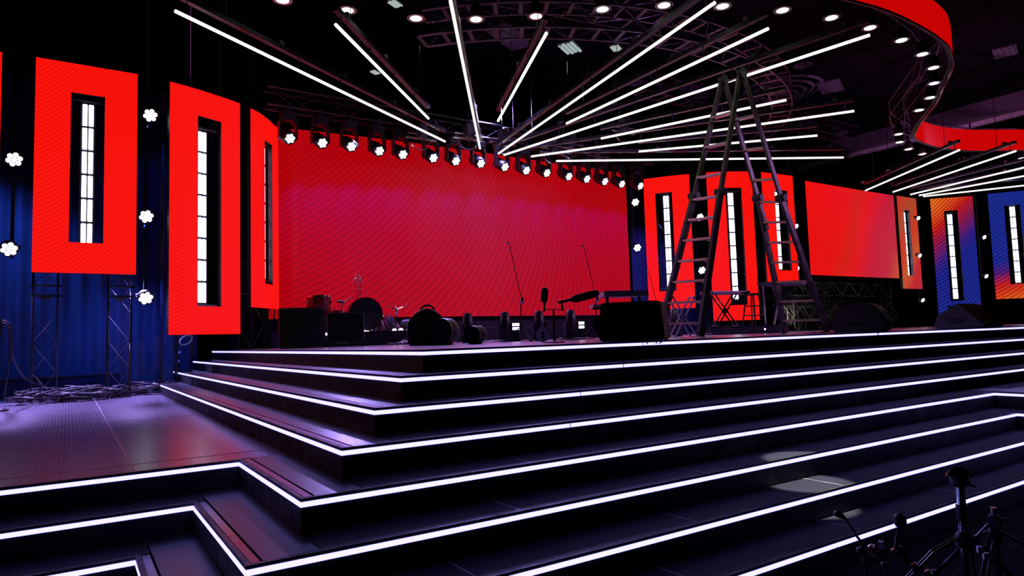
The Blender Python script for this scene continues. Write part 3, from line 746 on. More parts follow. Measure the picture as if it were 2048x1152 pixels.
# ------------------------------------------------------------------ overhead light tubes in two fans
bars = [((350, 22), (890, 283)), ((671, 49), (857, 237)), ((901, 2), (960, 297)), ((1093, 66), (996, 242)), ((1430, 5), (997, 307)), ((1537, 57), (1133, 247)), ((1740, 70), (1008, 310)),
        ((1573, 200), (1202, 277)), ((1709, 222), (1062, 313)), ((1635, 271), (1277, 303)), ((1687, 315), (1112, 322)),
        ((1919, 300), (1731, 381)), ((2032, 302), (1786, 384)), ((2048, 335), (1821, 389)), ((2048, 352), (1838, 391)), ((2048, 371), (1846, 393))]
for i, (a, b) in enumerate(bars):
    zb = ZC+3.75; A, B = atz(*a, zb), atz(*b, zb)
    if i >= 13: A = A+(A-B).normalized()*1.2
    d = (B-A).normalized(); s = V((-d.y, d.x, 0))
    lab = ('white overhead light tube of the main fan, %s from the left' % ORD[i]) if i < 11 else ('white overhead light tube of the small right-hand fan, %s from the left' % ORD[i-11])
    t = thing('light_tube', lab, 'light tube', (A+B)/2, group='white light tubes fanned out overhead')
    L = (B-A).length; n = max(2, round(L/2))
    for j in range(n):
        e = .004; MB().cyl(A.lerp(B, j/n)+d*e, A.lerp(B, (j+1)/n)-d*e, .021, n=10).build('tube', M_TUBE, t, True)
    up = V((0, 0, .20))
    MB().beam(A+up, B+up, .07, .06).build('carrier_rail', M_TRUSS, t)
    for j in range(int(L/.9)+1):
        q = A+d*(.15+.9*j)
        if (q-A).length > L: break
        MB().beam(q, q+up, .012, .012, (1, 0, 0)).build('hanger', M_TRUSS, t); 
    for j in range(int(L/1.3)+1):
        q = A+d*(.3+1.3*j)+up+V((0, 0, .05))
        MB().box(q, (.07, .09, .06), atan2(d.y, d.x)).build('rail_clamp', M_ALUD, t)
    for q in (A.lerp(B, .12)+up, A.lerp(B, .88)+up):
        MB().cyl(q, (q.x, q.y, ZC+7.0), .006, n=5).build('suspension_wire', M_BLACK, t)

# ------------------------------------------------------------------ ceiling fittings
def on_ceiling(px, py, z=ZC+6.94): return atz(px, py, z)
q = on_ceiling(1565, 176); t = thing('ceiling_diffuser', 'large round stepped ceiling diffuser in purple light behind the curved truss', 'vent', q)
for j, r in enumerate((1.10, .86, .64, .42, .20)):
    MB().lathe(q-V((0, 0, .02+.05*j)), (0, 0, -1), [(r, 0), (r, .02), (r-.06, .05), (r-.09, .05), (r-.09, 0), (r, 0)], 40).build('diffuser_ring', M_CEILP, t, True)
q = on_ceiling(1790, 338, ZC+6.94); t = thing('ceiling_diffuser', 'large round grey ceiling diffuser low at right above the small tube fan', 'vent', q)
for j, r in enumerate((1.10, .86, .64, .42)):
    MB().lathe(q-V((0, 0, .02+.05*j)), (0, 0, -1), [(r, 0), (r, .02), (r-.06, .05), (r-.09, .05), (r-.09, 0), (r, 0)], 40).build('diffuser_ring', M_CEILP, t, True)
for i, (p, lab) in enumerate([((470, 105), 'left, above the tallest left panel'), ((664, 226), 'above the left end of the big screen'), ((1268, 164), 'above the middle light tubes'), ((1606, 129), 'above the large stepped diffuser'),
                  ((1683, 266), 'right of the ladder, under the purple beam'), ((1676, 338), 'over the wide right screen')]):
    q = on_ceiling(*p); t = thing('ceiling_speaker', 'small round ceiling fitting ' + lab, 'ceiling fitting', q, group='small round ceiling fittings')
    MB().lathe(q, (0, 0, -1), [(.24, 0), (.25, .03), (.20, .05), (.18, .02), (0, .02)], 24).build('round_bezel', M_CEILP, t, True)
    MB().lathe(q-V((0, 0, .02)), (0, 0, -1), [(.10, 0), (.10, .03), (.0, .035)], 16).build('centre_cone', M_CEILP, t, True)
for i, (p, sx, sy, rz, lab) in enumerate([((1020, 72), 1.3, .6, .5, 'beneath the round truss, pink lit'), ((487, 168), .9, .35, .1, 'above the tallest left panel'), ((1385, 95), .5, .5, .4, 'purple, right of centre'),
        ((2010, 100), .8, .5, .3, 'red lit, beyond the ribbon screen'), ((1660, 170), 1.1, .6, .4, 'faint red, left of the ribbon bend'), ((810, 214), .7, .6, .2, 'white lit, above the fifth moving head'), ((1390, 182), 1.2, .6, .6, 'pink lit, behind the ladder top')]):
    q = on_ceiling(*p); t = thing('ceiling_vent', 'rectangular ceiling vent ' + lab, 'vent', q, group='rectangular ceiling vents')
    MB().box(q-V((0, 0, .03)), (sx, sy, .05), rz).build('vent_plate', M_CEILP, t)
    R = Matrix.Rotation(rz, 3, 'Z')
    for j in range(4): MB().box(q-V((0, 0, .065))+R@V((0, (j-1.5)*sy/4, 0)), (sx*.92, .03, .03), rz).build('vent_slat', M_CEILP, t)
# beams: pale ceiling soffit crossing at right
for (a, b, lab, w) in (((1430, 372), (2120, 196), 'long pale ceiling beam crossing above the wide right screen, tinted pink and purple', .5),):
    A, B = on_ceiling(*a, ZC+6.6), on_ceiling(*b, ZC+6.6)
    t = thing('ceiling_beam', lab, 'beam', (A+B)/2)
    up = V((0, 0, .15)); MB().beam(A+up, B+up, 1.3, .5).build('beam_body', M_BEAM, t)
    MB().beam(A-V((0, 0, .16)), B-V((0, 0, .16)), .16, .12).build('beam_bright_edge', pbr('beam_edge_lit', (.75, .68, .72), .5), t)  # pale lip added to draw the bright lit line along the beam
# bright grids of hall lights glimpsed between rigging
for i, (p, sx, lab) in enumerate([((1140, 97), .55, 'beside the fourth tube of the main fan'), ((1232, 97), .3, 'right of the largest bright grid'), ((750, 145), .22, 'behind the second tube of the main fan'), ((790, 8), .26, 'at the top edge, left of centre')]):
    q = on_ceiling(p[0], p[1], ZC+6.2); t = thing('ceiling_grid_light', 'small bright slatted hall light ' + lab, 'ceiling light', q, group='slatted hall lights among the rigging')
    MB().box(q+V((0, 0, .06)), (sx*1.15, sx*.75, .08), .5).build('light_box', M_BLACK, t)
    R = Matrix.Rotation(.5, 3, 'Z'); mm = MATS.get('hall_light') or glow('hall_light', (.75, .9, .88), .5)
    for j in range(4): MB().box(q+R@V((0, (j-1.5)*sx*.17, 0)), (sx*(1-.12*(j % 2)), sx*.11, .02), .5).build('light_slat', mm, t)
# chain hoists where the tubes' inner ends meet
def hoist(px, py, z, lab, s=1.0):
    q = atz(px, py, z); t = thing('chain_hoist', 'silver chain hoist and bracket ' + lab, 'hoist', q, group='chain hoists above the big screen')
    MB().box(q, (.20*s, .16*s, .26*s), random.random()).build('motor_body', M_ALUD, t, bevel=.02)
    MB().cyl(q-V((0, 0, .3*s)), (q.x, q.y, ZC+7.0), .008, n=5).build('chain', M_CHROME, t)
    MB().beam(q+V((-.34*s, 0, -.16*s)), q+V((.34*s, .05, -.14*s)), .05, .03).build('bracket_bar', M_ALU, t)
    MB().beam(q+V((-.28*s, .06, -.05*s)), q+V((.30*s, -.08, -.08*s)), .03, .02).build('bracket_bar', M_ALU, t)
    MB().tube([q+V((.2*s*cos(a), .05, -.22*s-.14*s*abs(sin(a)))) for a in [j*pi/10 for j in range(11)]], .010, 6).build('cable_loop', M_CHROME, t)
    MB().lathe(q+V((.1*s, 0, .2*s)), (0, .3, -1), [(0, 0), (.07*s, .01), (.085*s, .08*s), (.0, .09*s)], 12).build('chain_bucket', M_ALUD, t, True)
for a in [(843, 262, ZC+4.1, 'at the inner end of the first light tube'), (937, 262, ZC+4.1, 'left of the third tube end'), (1005, 272, ZC+4.2, 'right of the third tube end'), (1140, 283, ZC+4.3, 'between the fan tubes, middle'),
          (1195, 308, ZC+4.25, 'low between the lowest fan tubes'), (1248, 250, ZC+4.5, 'above the right part of the big screen'), (1105, 293, ZC+4.2, 'just above the twelfth moving head')]: hoist(*a)
spot('rig_white_spot', (7.5, 8.2, ZC+2.9), (8.2, 11.6, ZC+4.2), (.9, .95, 1), 90, 90, .8, .05)  # white spot aimed at the hoists and inner tube ends

# ------------------------------------------------------------------ stage ladder
def gp(px, py, d): return ad(px, py, d)
ZS = LZ[0]
NF = gr(1400, 9.0, ZS); NM = ad(1441, 384, 9.22); NT = ad(1480, 146, 9.42)       # near rail, left leg
FF = gr(1318, 9.5, ZS); FM = ad(1388, 392, 9.62); FT = ad(1444, 160, 9.72)       # far rail, left leg
RF = gr(1655, 10.0, ZS); RM = ad(1562, 396, 9.75); RT = ad(1486, 146, 9.44)      # near rail, right leg
QF = gr(1571, 10.5, ZS); QM = ad(1516, 396, 10.05); QT = ad(1448, 160, 9.74)     # far rail, right leg
lad = thing('step_ladder', 'tall dark aluminium A-frame ladder standing on the stage right of centre', 'ladder', (NF+QF)/2)
legs = ((NF, NM, NT, FF, FM, FT), (RF, RM, RT, QF, QM, QT))
for (a, m, tp, b, n_, tq) in legs:
    ax = (b-a).normalized()
    for (p, q, r_) in ((a, m, tp), (b, n_, tq)):
        MB().beam(p+V((0, 0, .02)), q, .105, .045, ax).build('lower_rail', M_LADDER, lad)
        MB().beam(q-(r_-q).normalized()*.5, r_, .08, .036, ax).build('upper_rail', M_LADDER, lad)
        MB().beam(p+V((0, 0, .012)), p+(q-p).normalized()*.16, .12, .06, ax).build('rubber_foot', M_RUBBER, lad)
        MB().cyl(q-ax*.07, q+ax*.07, .055, n=12).build('locking_knob', M_BLACK, lad)
    for j in range(10):
        # lower section rungs
        f = .095+j*.146
        if f < 1.0:
            p0, p1 = a.lerp(m, f), b.lerp(n_, f)
        else:
            f2 = (f-1.0)*(m-a).length/(tp-m).length+.10
            p0, p1 = m.lerp(tp, f2), n_.lerp(tq, f2)
        if j > 6: p0, p1 = m.lerp(tp, (j-6.4)/3.9), n_.lerp(tq, (j-6.4)/3.9)
        mb = MB(); mb.beam(p0, p1, .085, .03, (0, 0, 1)); r = mb.build('rung', M_ALU, lad, bevel=.004)
        if j < 6 and a is NF:
            dr = (p0-p1).normalized(); MB().beam(p0-dr*.16-V((0, 0, .0)), p0-V((0, 0, .07)), .012, .012).build('rung_gusset', M_ALU, lad)
for p, q in ((NT, RT), (FT, QT)):
    c = (p+q)/2; ax = (FF-NF).normalized()
    MB().lathe(c-ax*.035, ax, [(0, 0), (.085, 0), (.085, .07), (0, .07)], 20).build('top_hinge', M_BLACK, lad, True)
MB().cyl(NT-V((0, 0, .05)), FT-V((0, 0, .05)), .014, n=8).build('top_bar', M_ALUD, lad)

# ------------------------------------------------------------------ drum kit on its riser
RZ = ZS+.245
A0 = gr(610, 12.8, ZS)
rp = [gr(600, 12.0, ZS), gr(834, 12.0, ZS), gr(842, 13.1, ZS), gr(612, 13.1, ZS)]
t = thing('drum_riser', 'low black riser carrying the drum kit in front of the crimson screen', 'riser', sum(rp, V())/4)
m = MB(); m.v = [(p.x, p.y, ZS) for p in rp]+[(p.x, p.y, RZ-.02) for p in rp]; m.f = [(0,3,2,1),(4,5,6,7),(0,1,5,4),(1,2,6,5),(2,3,7,6),(3,0,4,7)]
m.build('riser_skirt', M_PLINTH, t)
m = MB(); m.v = [(p.x, p.y, RZ-.02) for p in rp]+[(p.x, p.y, RZ) for p in rp]; m.f = [(0,3,2,1),(4,5,6,7),(0,1,5,4),(1,2,6,5),(2,3,7,6),(3,0,4,7)]
m.build('riser_top', M_BLACKG, t)
def to_cam(p, z=0): d = CP-p; d.z = 0; return d.normalized()
# bass drum
def bass_drum(label, c, r, depth, d, shell, head, lugs=8, cat='drum', hoopm=None, port=False, legs_=True):
    t = thing('bass_drum', label, cat, (c.x, c.y, c.z-r)); x, y, d = frame_z(d); hoopm = hoopm or M_BLACKG
    MB().lathe(c-d*depth/2, d, [(r*.965, 0), (r*.965, depth), (r*.94, depth), (r*.94, 0), (r*.965, 0)], 40).build('shell', shell, t, True)
    for s in (-1, 1):
        MB().lathe(c+d*s*(depth/2-.02)-d*.02, d, [(r, 0), (r, .04), (r*.955, .04), (r*.955, 0), (r, 0)], 40).build('hoop', hoopm, t, True)
        MB().lathe(c+d*s*(depth/2-.005), d, [(0, 0), (r*.95, 0), (r*.95, .004), (0, .006)], 40).build('drum_head', head, t, True)
    for j in range(lugs):
        a = 2*pi*(j+.5)/lugs; q = c+(x*cos(a)+y*sin(a))*r*1.0
        MB().cyl(q-d*depth*.46, q+d*(depth*.5+.02), .006, n=5).build('tension_rod', M_CHROME, t)
        MB().box(q*.985+c*.015, (.03, .03, .05)).build('lug', M_CHROME, t)
    if legs_:
        for s in (-1, 1):
            k = d.cross(V((0, 0, 1))).normalized()*s
            MB().cyl(c+k*r*.9-V((0, 0, r*.3))+d*depth*.2, V((c.x, c.y, c.z-r))+k*r*1.15+d*depth*.55, .009, n=6).build('spur', M_CHROME, t)
    return t
bc = gr(729, 12.35, RZ+.32); dc = to_cam(bc)
bass_drum('black-fronted bass drum on the drum riser, facing the hall', bc, .30, .42, (dc+V((.12, -.05, .0))).normalized(), M_WOODRED, M_DRUMHEAD)
# floor tom
def drum(name, label, c, r, h, shell, nleg=3, legz=0):
    t = thing(name, label, 'drum', (c.x, c.y, legz)); MB().lathe(c, (0, 0, 1), [(r, 0), (r, h), (r-.01, h), (r-.01, 0), (r, 0)], 32).build('shell', shell, t, True)
    for z in (0, h-.03): MB().lathe(c+V((0, 0, z)), (0, 0, 1), [(r+.012, 0), (r+.014, .012), (r+.012, .035), (r+.002, .035), (r+.002, 0), (r+.012, 0)], 32).build('hoop', M_CHROME, t, True)
    MB().lathe(c+V((0, 0, h-.002)), (0, 0, 1), [(0, 0), (r-.004, 0), (r-.004, .004), (0, .005)], 32).build('drum_head', M_HEADW, t, True)
    for j in range(8):
        a = 2*pi*j/8+.2; q = c+V((cos(a)*(r+.012), sin(a)*(r+.012), 0))
        MB().cyl(q+V((0, 0, .02)), q+V((0, 0, h-.005)), .0045, n=5).build('tension_rod', M_CHROME, t); MB().box(q+V((0, 0, h*.72)), (.025, .025, .06), a).build('lug', M_CHROME, t)
    for j in range(nleg):
        a = 2*pi*j/nleg-.9; q = c+V((cos(a)*(r+.03), sin(a)*(r+.03), 0))
        MB().tube([q+V((0, 0, h*.55)), q+V((0, 0, h*.1)), V((q.x+cos(a)*.03, q.y+sin(a)*.03, legz+.01))], .008, 6).build('leg', M_CHROME, t)
    return t
ft = gr(638, 12.35, RZ+.26)
drum('floor_tom', 'glossy red floor tom with chrome rim left of the bass drum', ft, .205, .42, M_WOODRED, 3, RZ)
sn_ = gr(693, 12.9, RZ+.40); 
t = drum('snare_drum', 'shallow chrome-rimmed snare drum half hidden between floor tom and bass drum', gr(672, 13.0, RZ+.30), .17, .13, M_CHROME, 3, RZ)
# hardware
def tripod(t, base, h, r, n=3, rot=.3, mat=M_CHROME, rad=.009, hub=.3, top=None):
    for j in range(n):
        a = rot+2*pi*j/n; MB().tube([base+V((0, 0, hub)), base+V((cos(a)*r, sin(a)*r, .012))], rad, 6).build('leg', mat, t)
        MB().lathe(base+V((cos(a)*r, sin(a)*r, .0)), (0, 0, 1), [(.012, 0), (.016, .01), (.012, .025), (0, .026)], 8).build('rubber_foot', M_BLACK, t)
    MB().cyl(base+V((0, 0, .06)), base+V((0, 0, h)), rad*1.1, n=8).build('pole', mat, t)
    MB().cyl(base+V((0, 0, hub-.03)), base+V((0, 0, hub+.03)), rad*2.2, n=8).build('collar', mat, t)
for i, (px, hh, lab) in enumerate([(712, 1.02, 'shorter left'), (716.5, 1.10, 'tallest middle'), (721, 1.04, 'right')]):
    b = gr(px, 12.75+.08*i, RZ); t = thing('cymbal_stand', lab+' one of three bare chrome cymbal stands behind the bass drum', 'stand', b, group='bare chrome cymbal stands behind the bass drum')
    tripod(t, b, hh, .26, rot=.4+i, hub=.42)
    MB().lathe(b+V((0, 0, hh)), (0, 0, 1), [(.02, -.05), (.026, -.03), (.022, .0), (.012, .01), (.014, .03), (.004, .035), (.004, .08), (0, .081)], 10).build('tilter', M_CHROME, t, True)
    MB().cyl(b+V((-.03, 0, hh-.10)), b+V((.05, 0, hh-.06)), .008, n=6).build('wing_screw', M_CHROME, t)
    MB().lathe(b+V((0, 0, hh-.24)), (0, 0, 1), [(.014, 0), (.02, .01), (.02, .04), (.014, .05)], 8).build('collar', M_CHROME, t, True)
b = gr(683, 12.5, RZ); t = thing('boom_stand', 'chrome boom stand reaching over the floor tom side with a small clip microphone', 'stand', b)
tripod(t, b, .46, .2, rot=1.0, hub=.2)
p1 = ad(688, 604, 12.5); p0 = ad(705, 592, 12.5); p2 = ad(675, 603, 12.5)
MB().tube([b+V((0, 0, .45)), p1, p0], .012, 7).build('boom_arm', M_CHROME, t)
MB().cyl(p1, p2, .022, .028, n=10).build('clip_microphone', M_BLACK, t)
b = gr(792.5, 12.4, RZ); t = thing('snare_stand', 'bare chrome snare stand with spread arms right of the bass drum', 'stand', b)
tripod(t, b, .36, .16, rot=.8, hub=.16)
hub = ad(793, 618, 12.4)
MB().cyl(b+V((0, 0, .3)), hub, .016, n=8).build('upper_pole', M_CHROME, t)
for q, u in (((812, 611), (814, 606)), ((777, 614), (774, 607)), ((790, 610), (790, 605))):
    e = ad(*q, 12.4); MB().tube([hub, e, ad(*u, 12.4)], .009, 6).build('basket_arm', M_CHROME, t)
MB().lathe(hub-V((0, 0, .05)), (0, 0, 1), [(.02, 0), (.035, .02), (.03, .07), (0, .08)], 10).build('basket_joint', M_CHROME, t, True)
b = gr(766, 12.6, RZ); t = thing('hihat_stand', 'low hi-hat stand with chrome legs beside the bass drum', 'stand', b)
tripod(t, b, .34, .17, rot=.1, hub=.24)
MB().lathe(b+V((0, 0, .25)), (0, 0, 1), [(.012, 0), (.03, .02), (.03, .04), (.012, .06)], 10).build('clutch', M_CHROME, t, True)
b = gr(815, 12.6, RZ); t = thing('drum_stool', 'round padded drum stool seat at the right end of the drum riser', 'stool', b)
MB().lathe(b+V((0, 0, .05)), (0, 0, 1), [(.05, 0), (.13, .02), (.15, .08), (.14, .13), (.08, .16), (0, .165)], 24, 1, .8).build('seat_pad', M_GREY, t, True)
MB().cyl(b, b+V((0, 0, .07)), .04, n=10).build('stool_post', M_CHROME, t)
b = gr(778, 13.3, RZ); t = thing('equipment_bag', 'dark rounded gear bag behind the hi-hat stand', 'bag', b)
MB().lathe(b, (0, 0, 1), [(.16, 0), (.18, .05), (.17, .2), (.12, .29), (0, .31)], 20, 1.1, .7).build('bag_body', M_CASE, t, True)
MB().tube([b+V((-.08, 0, .29)), b+V((-.04, 0, .34)), b+V((.04, 0, .34)), b+V((.08, 0, .29))], .01, 6).build('carry_handle', M_BLACK, t)
for i, (px, d, lab, s) in enumerate([(730, 12.02, 'small white riser lamp right of the black cabinet', .5), (736, 12.02, 'smaller white riser lamp beside its twin', .35), (789, 12.02, 'bright white riser lamp left of the snare stand foot', .8), (802, 12.02, 'widest white riser lamp right of the snare stand foot', .85)]):
    q = gr(px, d+.06, RZ); t = thing('riser_lamp', lab, 'lamp', q)
    MB().lathe(q, (0, 0, 1), [(.055*s, 0), (.05*s, .01), (.04*s, .035*s), (.015*s, .05*s), (0, .052*s)], 14).build('glowing_dome', M_WHITE, t, True)
    MB().lathe(q-V((0, 0, .0)), (0, 0, 1), [(.065*s, 0), (.065*s, .008), (0, .008)], 14).build('base_plate', M_BLACK, t)

# ------------------------------------------------------------------ cabinets left of the drums
p = gr(604, 10.6, ZS); fx = to_cam(p); side = V((-fx.y, fx.x, 0))
t = thing('curved_cabinet', 'tall black cabinet with bowed front at the left end of the stage', 'cabinet', p)
arcp = [(-.335+.67*j/10, .07*(1-((j-5)/5)**2)) for j in range(11)]
M4 = Matrix(((side.x, 0, fx.x, p.x), (side.y, 0, fx.y, p.y), (0, 1, 0, p.z), (0, 0, 0, 1)))
poly = arcp+[(.335, -.45), (-.335, -.45)]
MB().prism(poly, 0.03, .60, M4).build('cabinet_body', M_BLACKG, t)
MB().prism([(x*1.02, z*1.02) for x, z in poly], .60, .63, M4).build('cabinet_lid', M_BLACK, t)
MB().prism([(x*.95, z*.95) for x, z in poly], 0.0, .03, M4).build('cabinet_plinth', M_BLACK, t)
MB().beam(p-side*.335+V((0, 0, .05)), p-side*.335+V((0, 0, .6)), .02, .02, (1, 0, 0)).build('corner_edge', pbr('dark_red_trim', (.10, .006, .01), .4), t)
p = gr(692, 10.9, ZS); fx = to_cam(p)
side = V((-fx.y, fx.x, 0)); Mz = atan2(side.y, side.x)
t = thing('black_rack_case', 'black square rack case on a low dolly in front of the bass drum', 'case', p)
MB().box(p-fx*.25+V((0, 0, .32)), (.58, .5, .44), Mz).build('case_body', M_BLACKG, t, bevel=.012)
MB().box(p-fx*.25+V((0, 0, .065)), (.80, .56, .05), Mz).build('dolly_board', M_BLACK, t)
for sx in (-1, 1):
    for sy in (0, 1): MB().cyl(p+side*.33*sx-fx*(.05+.4*sy)-side*.015+V((0, 0, .03)), p+side*.33*sx-fx*(.05+.4*sy)+side*.015+V((0, 0, .03)), .03, n=12).build('caster', M_BLACK, t)
for sx in (-1, 1):
    MB().beam(p+side*.285*sx+V((0, 0, .1)), p+side*.285*sx+V((0, 0, .54)), .014, .014, (1, 0, 0)).build('edge_profile', M_ALUD, t)
MB().beam(p-side*.285+V((0, 0, .54)), p+side*.285+V((0, 0, .54)), .014, .014).build('edge_profile', M_ALUD, t)
MB().box(p+side*-.06+fx*.035+V((0, 0, .065)), (.2, .01, .04), Mz).build('recessed_panel', M_ALUD, t)
q = gr(654, 10.95, ZS+.21); t = thing('marker_lamp', 'small round white lamp glowing between the two black cases', 'lamp', (q.x, q.y, ZS))
MB().lathe(q, to_cam(q), [(.024, -.02), (.024, 0), (.015, .012), (0, .014)], 12).build('lens', M_WHITE, t, True)
MB().cyl((q.x, q.y, ZS), (q.x, q.y, q.z-.02), .008, n=6).build('stem', M_BLACK, t)
MB().lathe((q.x, q.y, ZS), (0, 0, 1), [(.05, 0), (.05, .012), (0, .014)], 12).build('foot_plate', M_BLACK, t)
q = gr(554, 12.6, ZS); t = thing('barrel_case', 'small grey-blue cylindrical case left of the bowed cabinet', 'case', q)
MB().lathe(q, (0, 0, 1), [(.13, 0), (.13, .26), (.135, .27), (.13, .28), (0, .285)], 20).build('barrel_body', M_GREY, t, True)
MB().lathe(q+V((0, 0, .265)), (0, 0, 1), [(.138, 0), (.138, .014), (.128, .014), (.128, 0), (.138, 0)], 20).build('rim_band', M_CHROME, t, True)

# cable and hardware heap in front of riser
def loop_pts(c, r, n=26, dz=.012, seed=0, sq=.6, turns=2.2, rz=0):
    rnd = random.Random(seed); out = []; N_ = int(n*turns)
    ph = rnd.random()*6
    for j in range(N_):
        a = 2*pi*j/n+ph; rr_ = r*(1+.13*sin(a*.37+seed)+.05*rnd.uniform(-1, 1))
        x, y = cos(a)*rr_, sin(a)*rr_*sq
        out.append(c+V((x*cos(rz)-y*sin(rz), x*sin(rz)+y*cos(rz), .012+dz*(.5+.5*sin(a*1.7+seed))+j*dz*.02)))
    return out
c = gr(800, 11.3, ZS); t = thing('cable_coil', 'small heap of coiled cables on the deck before the drum riser', 'cable', c)
for j in range(3): MB().tube(loop_pts(c+V((.12*j-.1, .02*j, 0)), .10+.02*j, seed=j+20), .008, 5).build('cable_loop', M_CABLE, t)
c = gr(812, 11.2, ZS); t = thing('crumpled_cloth', 'crumpled pale pink cloth lying on the deck before the drum riser', 'cloth', c)
m = MB()
for i in range(9):
    for j in range(7):
        x, y = (i-4)*.026, (j-3)*.028; z = .03*abs(sin(i*1.3+j*.8))+.06*math.exp(-((i-3)**2+(j-3)**2)/6)+.006
        m.v.append((c.x+x+.01*sin(j*2.1), c.y+y+.01*sin(i*1.7), c.z+z))
for i in range(8):
    for j in range(6): a = i*7+j; m.f.append((a, a+7, a+8, a+1))
m.build('folded_cloth', pbr('pale_cloth', (.35, .2, .28), .8), t, True)

# ------------------------------------------------------------------ soft bags and drum cases centre left
def shaped_case(label, name, px, d, wpx, outline, depth, mat, rot=0, cat='case', extra=None):
    """outline in (x, z) metres, standing on the deck, facing the hall"""
    p = gr(px, d, ZS); f = Matrix.Rotation(rot, 3, 'Z') @ to_cam(p); s = V((-f.y, f.x, 0))
    M4 = Matrix(((s.x, f.x, 0, p.x), (s.y, f.y, 0, p.y), (0, 0, 1, p.z), (0, 0, 0, 1)))
    t = thing(name, label, cat, p); MB().prism(outline, -depth, 0, M4).build('case_shell', mat, t, True, bevel=.012); return t, M4, p, f, s
# handle case
W_ = .235; out = []
for j in range(25):
    a = pi*j/24; out.append((W_*cos(a)*(1-.25*sin(a)**3), .22+.23*sin(a)))
out = [(W_, 0)]+out+[(-W_, 0)]
t, M4, p, f, s = shaped_case('upright black instrument case with a domed top and handle', 'instrument_case', 854, 8.6, 60, out, .16, M_CASE, -.15)
MB().tube([M4@V((x, -.02, z)) for x, z in [(W_*1.0, .02)]+[(W_*1.02*cos(pi*j/20)*(1-.25*sin(pi*j/20)**3), .22+.235*sin(pi*j/20)) for j in range(21)]+[(-W_, .02)]], .014, 7).build('edge_bead', M_GREY, t, True)
MB().tube([M4@V((x, -.08, z)) for x, z in [(-.10, .41), (-.08, .475), (-.03, .51), (.03, .51), (.08, .475), (.10, .41)]], .014, 7).build('carry_handle', M_CASE, t, True)
# standing drum cases
def round_case(label, px, d, r, depth, sq=1.0, rot=.5, rim=M_CHROME):
    p = gr(px, d, ZS); f = Matrix.Rotation(rot, 3, 'Z') @ to_cam(p); c = p+V((0, 0, r*sq))
    t = thing('drum_case', label, 'case', p)
    x, y, dd = frame_z(f)
    MB().lathe(c-f*depth, f, [(r*.97, 0), (r, .02), (r, depth-.02), (r*.97, depth), (0, depth+.002)], 36, 1, sq).build('case_shell', M_CASE, t, True)
    for h in (.02, depth-.03): MB().lathe(c-f*(depth-h), f, [(r*1.012, 0), (r*1.012, .018), (r*.98, .018), (r*.98, 0), (r*1.012, 0)], 36, 1, sq).build('rim_band', M_ALU, t, True)
    MB().box(c+V((0, 0, r*sq))-f*depth/2, (.12, .05, .03), atan2(f.y, f.x)).build('carry_handle', M_CASE, t, bevel=.008)
    MB().box(p-f*depth/2+V((0, 0, .012)), (depth*.7, r*1.0, .024), atan2(f.y, f.x)).build('case_foot', M_BLACK, t)
    return t
round_case('large round black drum case standing on edge beside the domed instrument case', 880, 8.2, .165, .20, 1.0, -.55, M_ALUD)
round_case('smaller round black drum case with metal rim, right of the large one', 943, 8.2, .12, .17, .95, -.6, M_ALUD)

# row of dark floor lamps along the base of the screen
def floor_head(label, px, d, h=.48):
    p = gr(px, d, ZS); t = thing('floor_moving_head', label, 'stage light', p, group='dark moving heads standing along the screen base')
    MB().box(p+V((0, 0, .06)), (.22, .20, .12), -.58).build('base_box', M_CASE, t, bevel=.02)
    for s in (-1, 1):
        o = V((cos(-.58), sin(-.58), 0))*s*.098; MB().beam(p+o+V((0, 0, .08)), p+o+V((0, 0, .30)), .10, .026, (cos(-.58)*s, sin(-.58)*s, 0)).build('yoke_arm', M_GREY if s < 0 else M_CASE, t)  # one arm paler, its bluish rim light put into the colour
    MB().lathe(p+V((0, 0, .125)), (0, .05, 1), [(0, 0), (.07, .01), (.084, .08), (.084, .20), (.070, .33), (.05, .355), (0, .36)], 20).build('lamp_head', M_CASE, t, True)
    return t
for i, (px, d, lab) in enumerate([(937, 10.9, 'behind the smaller drum case'), (1012, 10.9, 'left of the first blinder'), (1080, 10.9, 'behind the grey teardrop stand'), (1144, 10.9, 'left of the second blinder'), (1352, 11.6, 'behind the left ladder leg')]):
    floor_head('unlit dark moving head on the deck ' + lab, px, d)
for i, (px, py, lab) in enumerate([(1032, 653, 'nearest the tall microphone boom'), (1162, 650, 'left of the black wedge monitor')]):
    p = gr(px, 11.0, ZS); z = ad(px, py, 11.0).z; f = to_cam(p); Rz = atan2(-f.x, f.y)+pi
    t = thing('blinder_lamp', 'two-bar white blinder on the deck ' + lab, 'stage light', p, group='two-bar white blinders on the deck')
    ang = atan2(f.y, f.x)+pi/2
    MB().box(p-f*.05+V((0, 0, (z-ZS)+.0)), (.16, .08, .16), ang).build('lamp_housing', M_BLACK, t, bevel=.008)
    for s in (-1, 1): MB().box(V((p.x, p.y, z+s*.032)), (.122, .02, .042), ang).build('light_bar', M_CELL, t, bevel=.004)
    MB().beam(p-f*.05, V((p.x, p.y, z-.07))-f*.05, .10, .02, (f.x, f.y, 0)).build('bracket', M_BLACK, t)
    MB().box(p-f*.05+V((0, 0, .01)), (.16, .12, .02), ang).build('foot_plate', M_BLACK, t)
# low cables by the lamps
for i, (px, d, r, lab) in enumerate([(985, 10.6, .16, 'between the smaller drum case and the first blinder'), (1135, 9.6, .14, 'left of the black wedge, under the second blinder'), (1160, 10.2, .16, 'near the second blinder'), (1395, 10.8, .2, 'behind the left ladder foot')]):
    c = gr(px, d, ZS); t = thing('cable_coil', 'loose thin cable coil on the deck ' + lab, 'cable', c)
    for j in range(2): MB().tube(loop_pts(c+V((.1*j, .05*j, 0)), r+.03*j, seed=i*3+j, turns=1.6), .006, 5).build('cable_loop', M_ALUD, t)

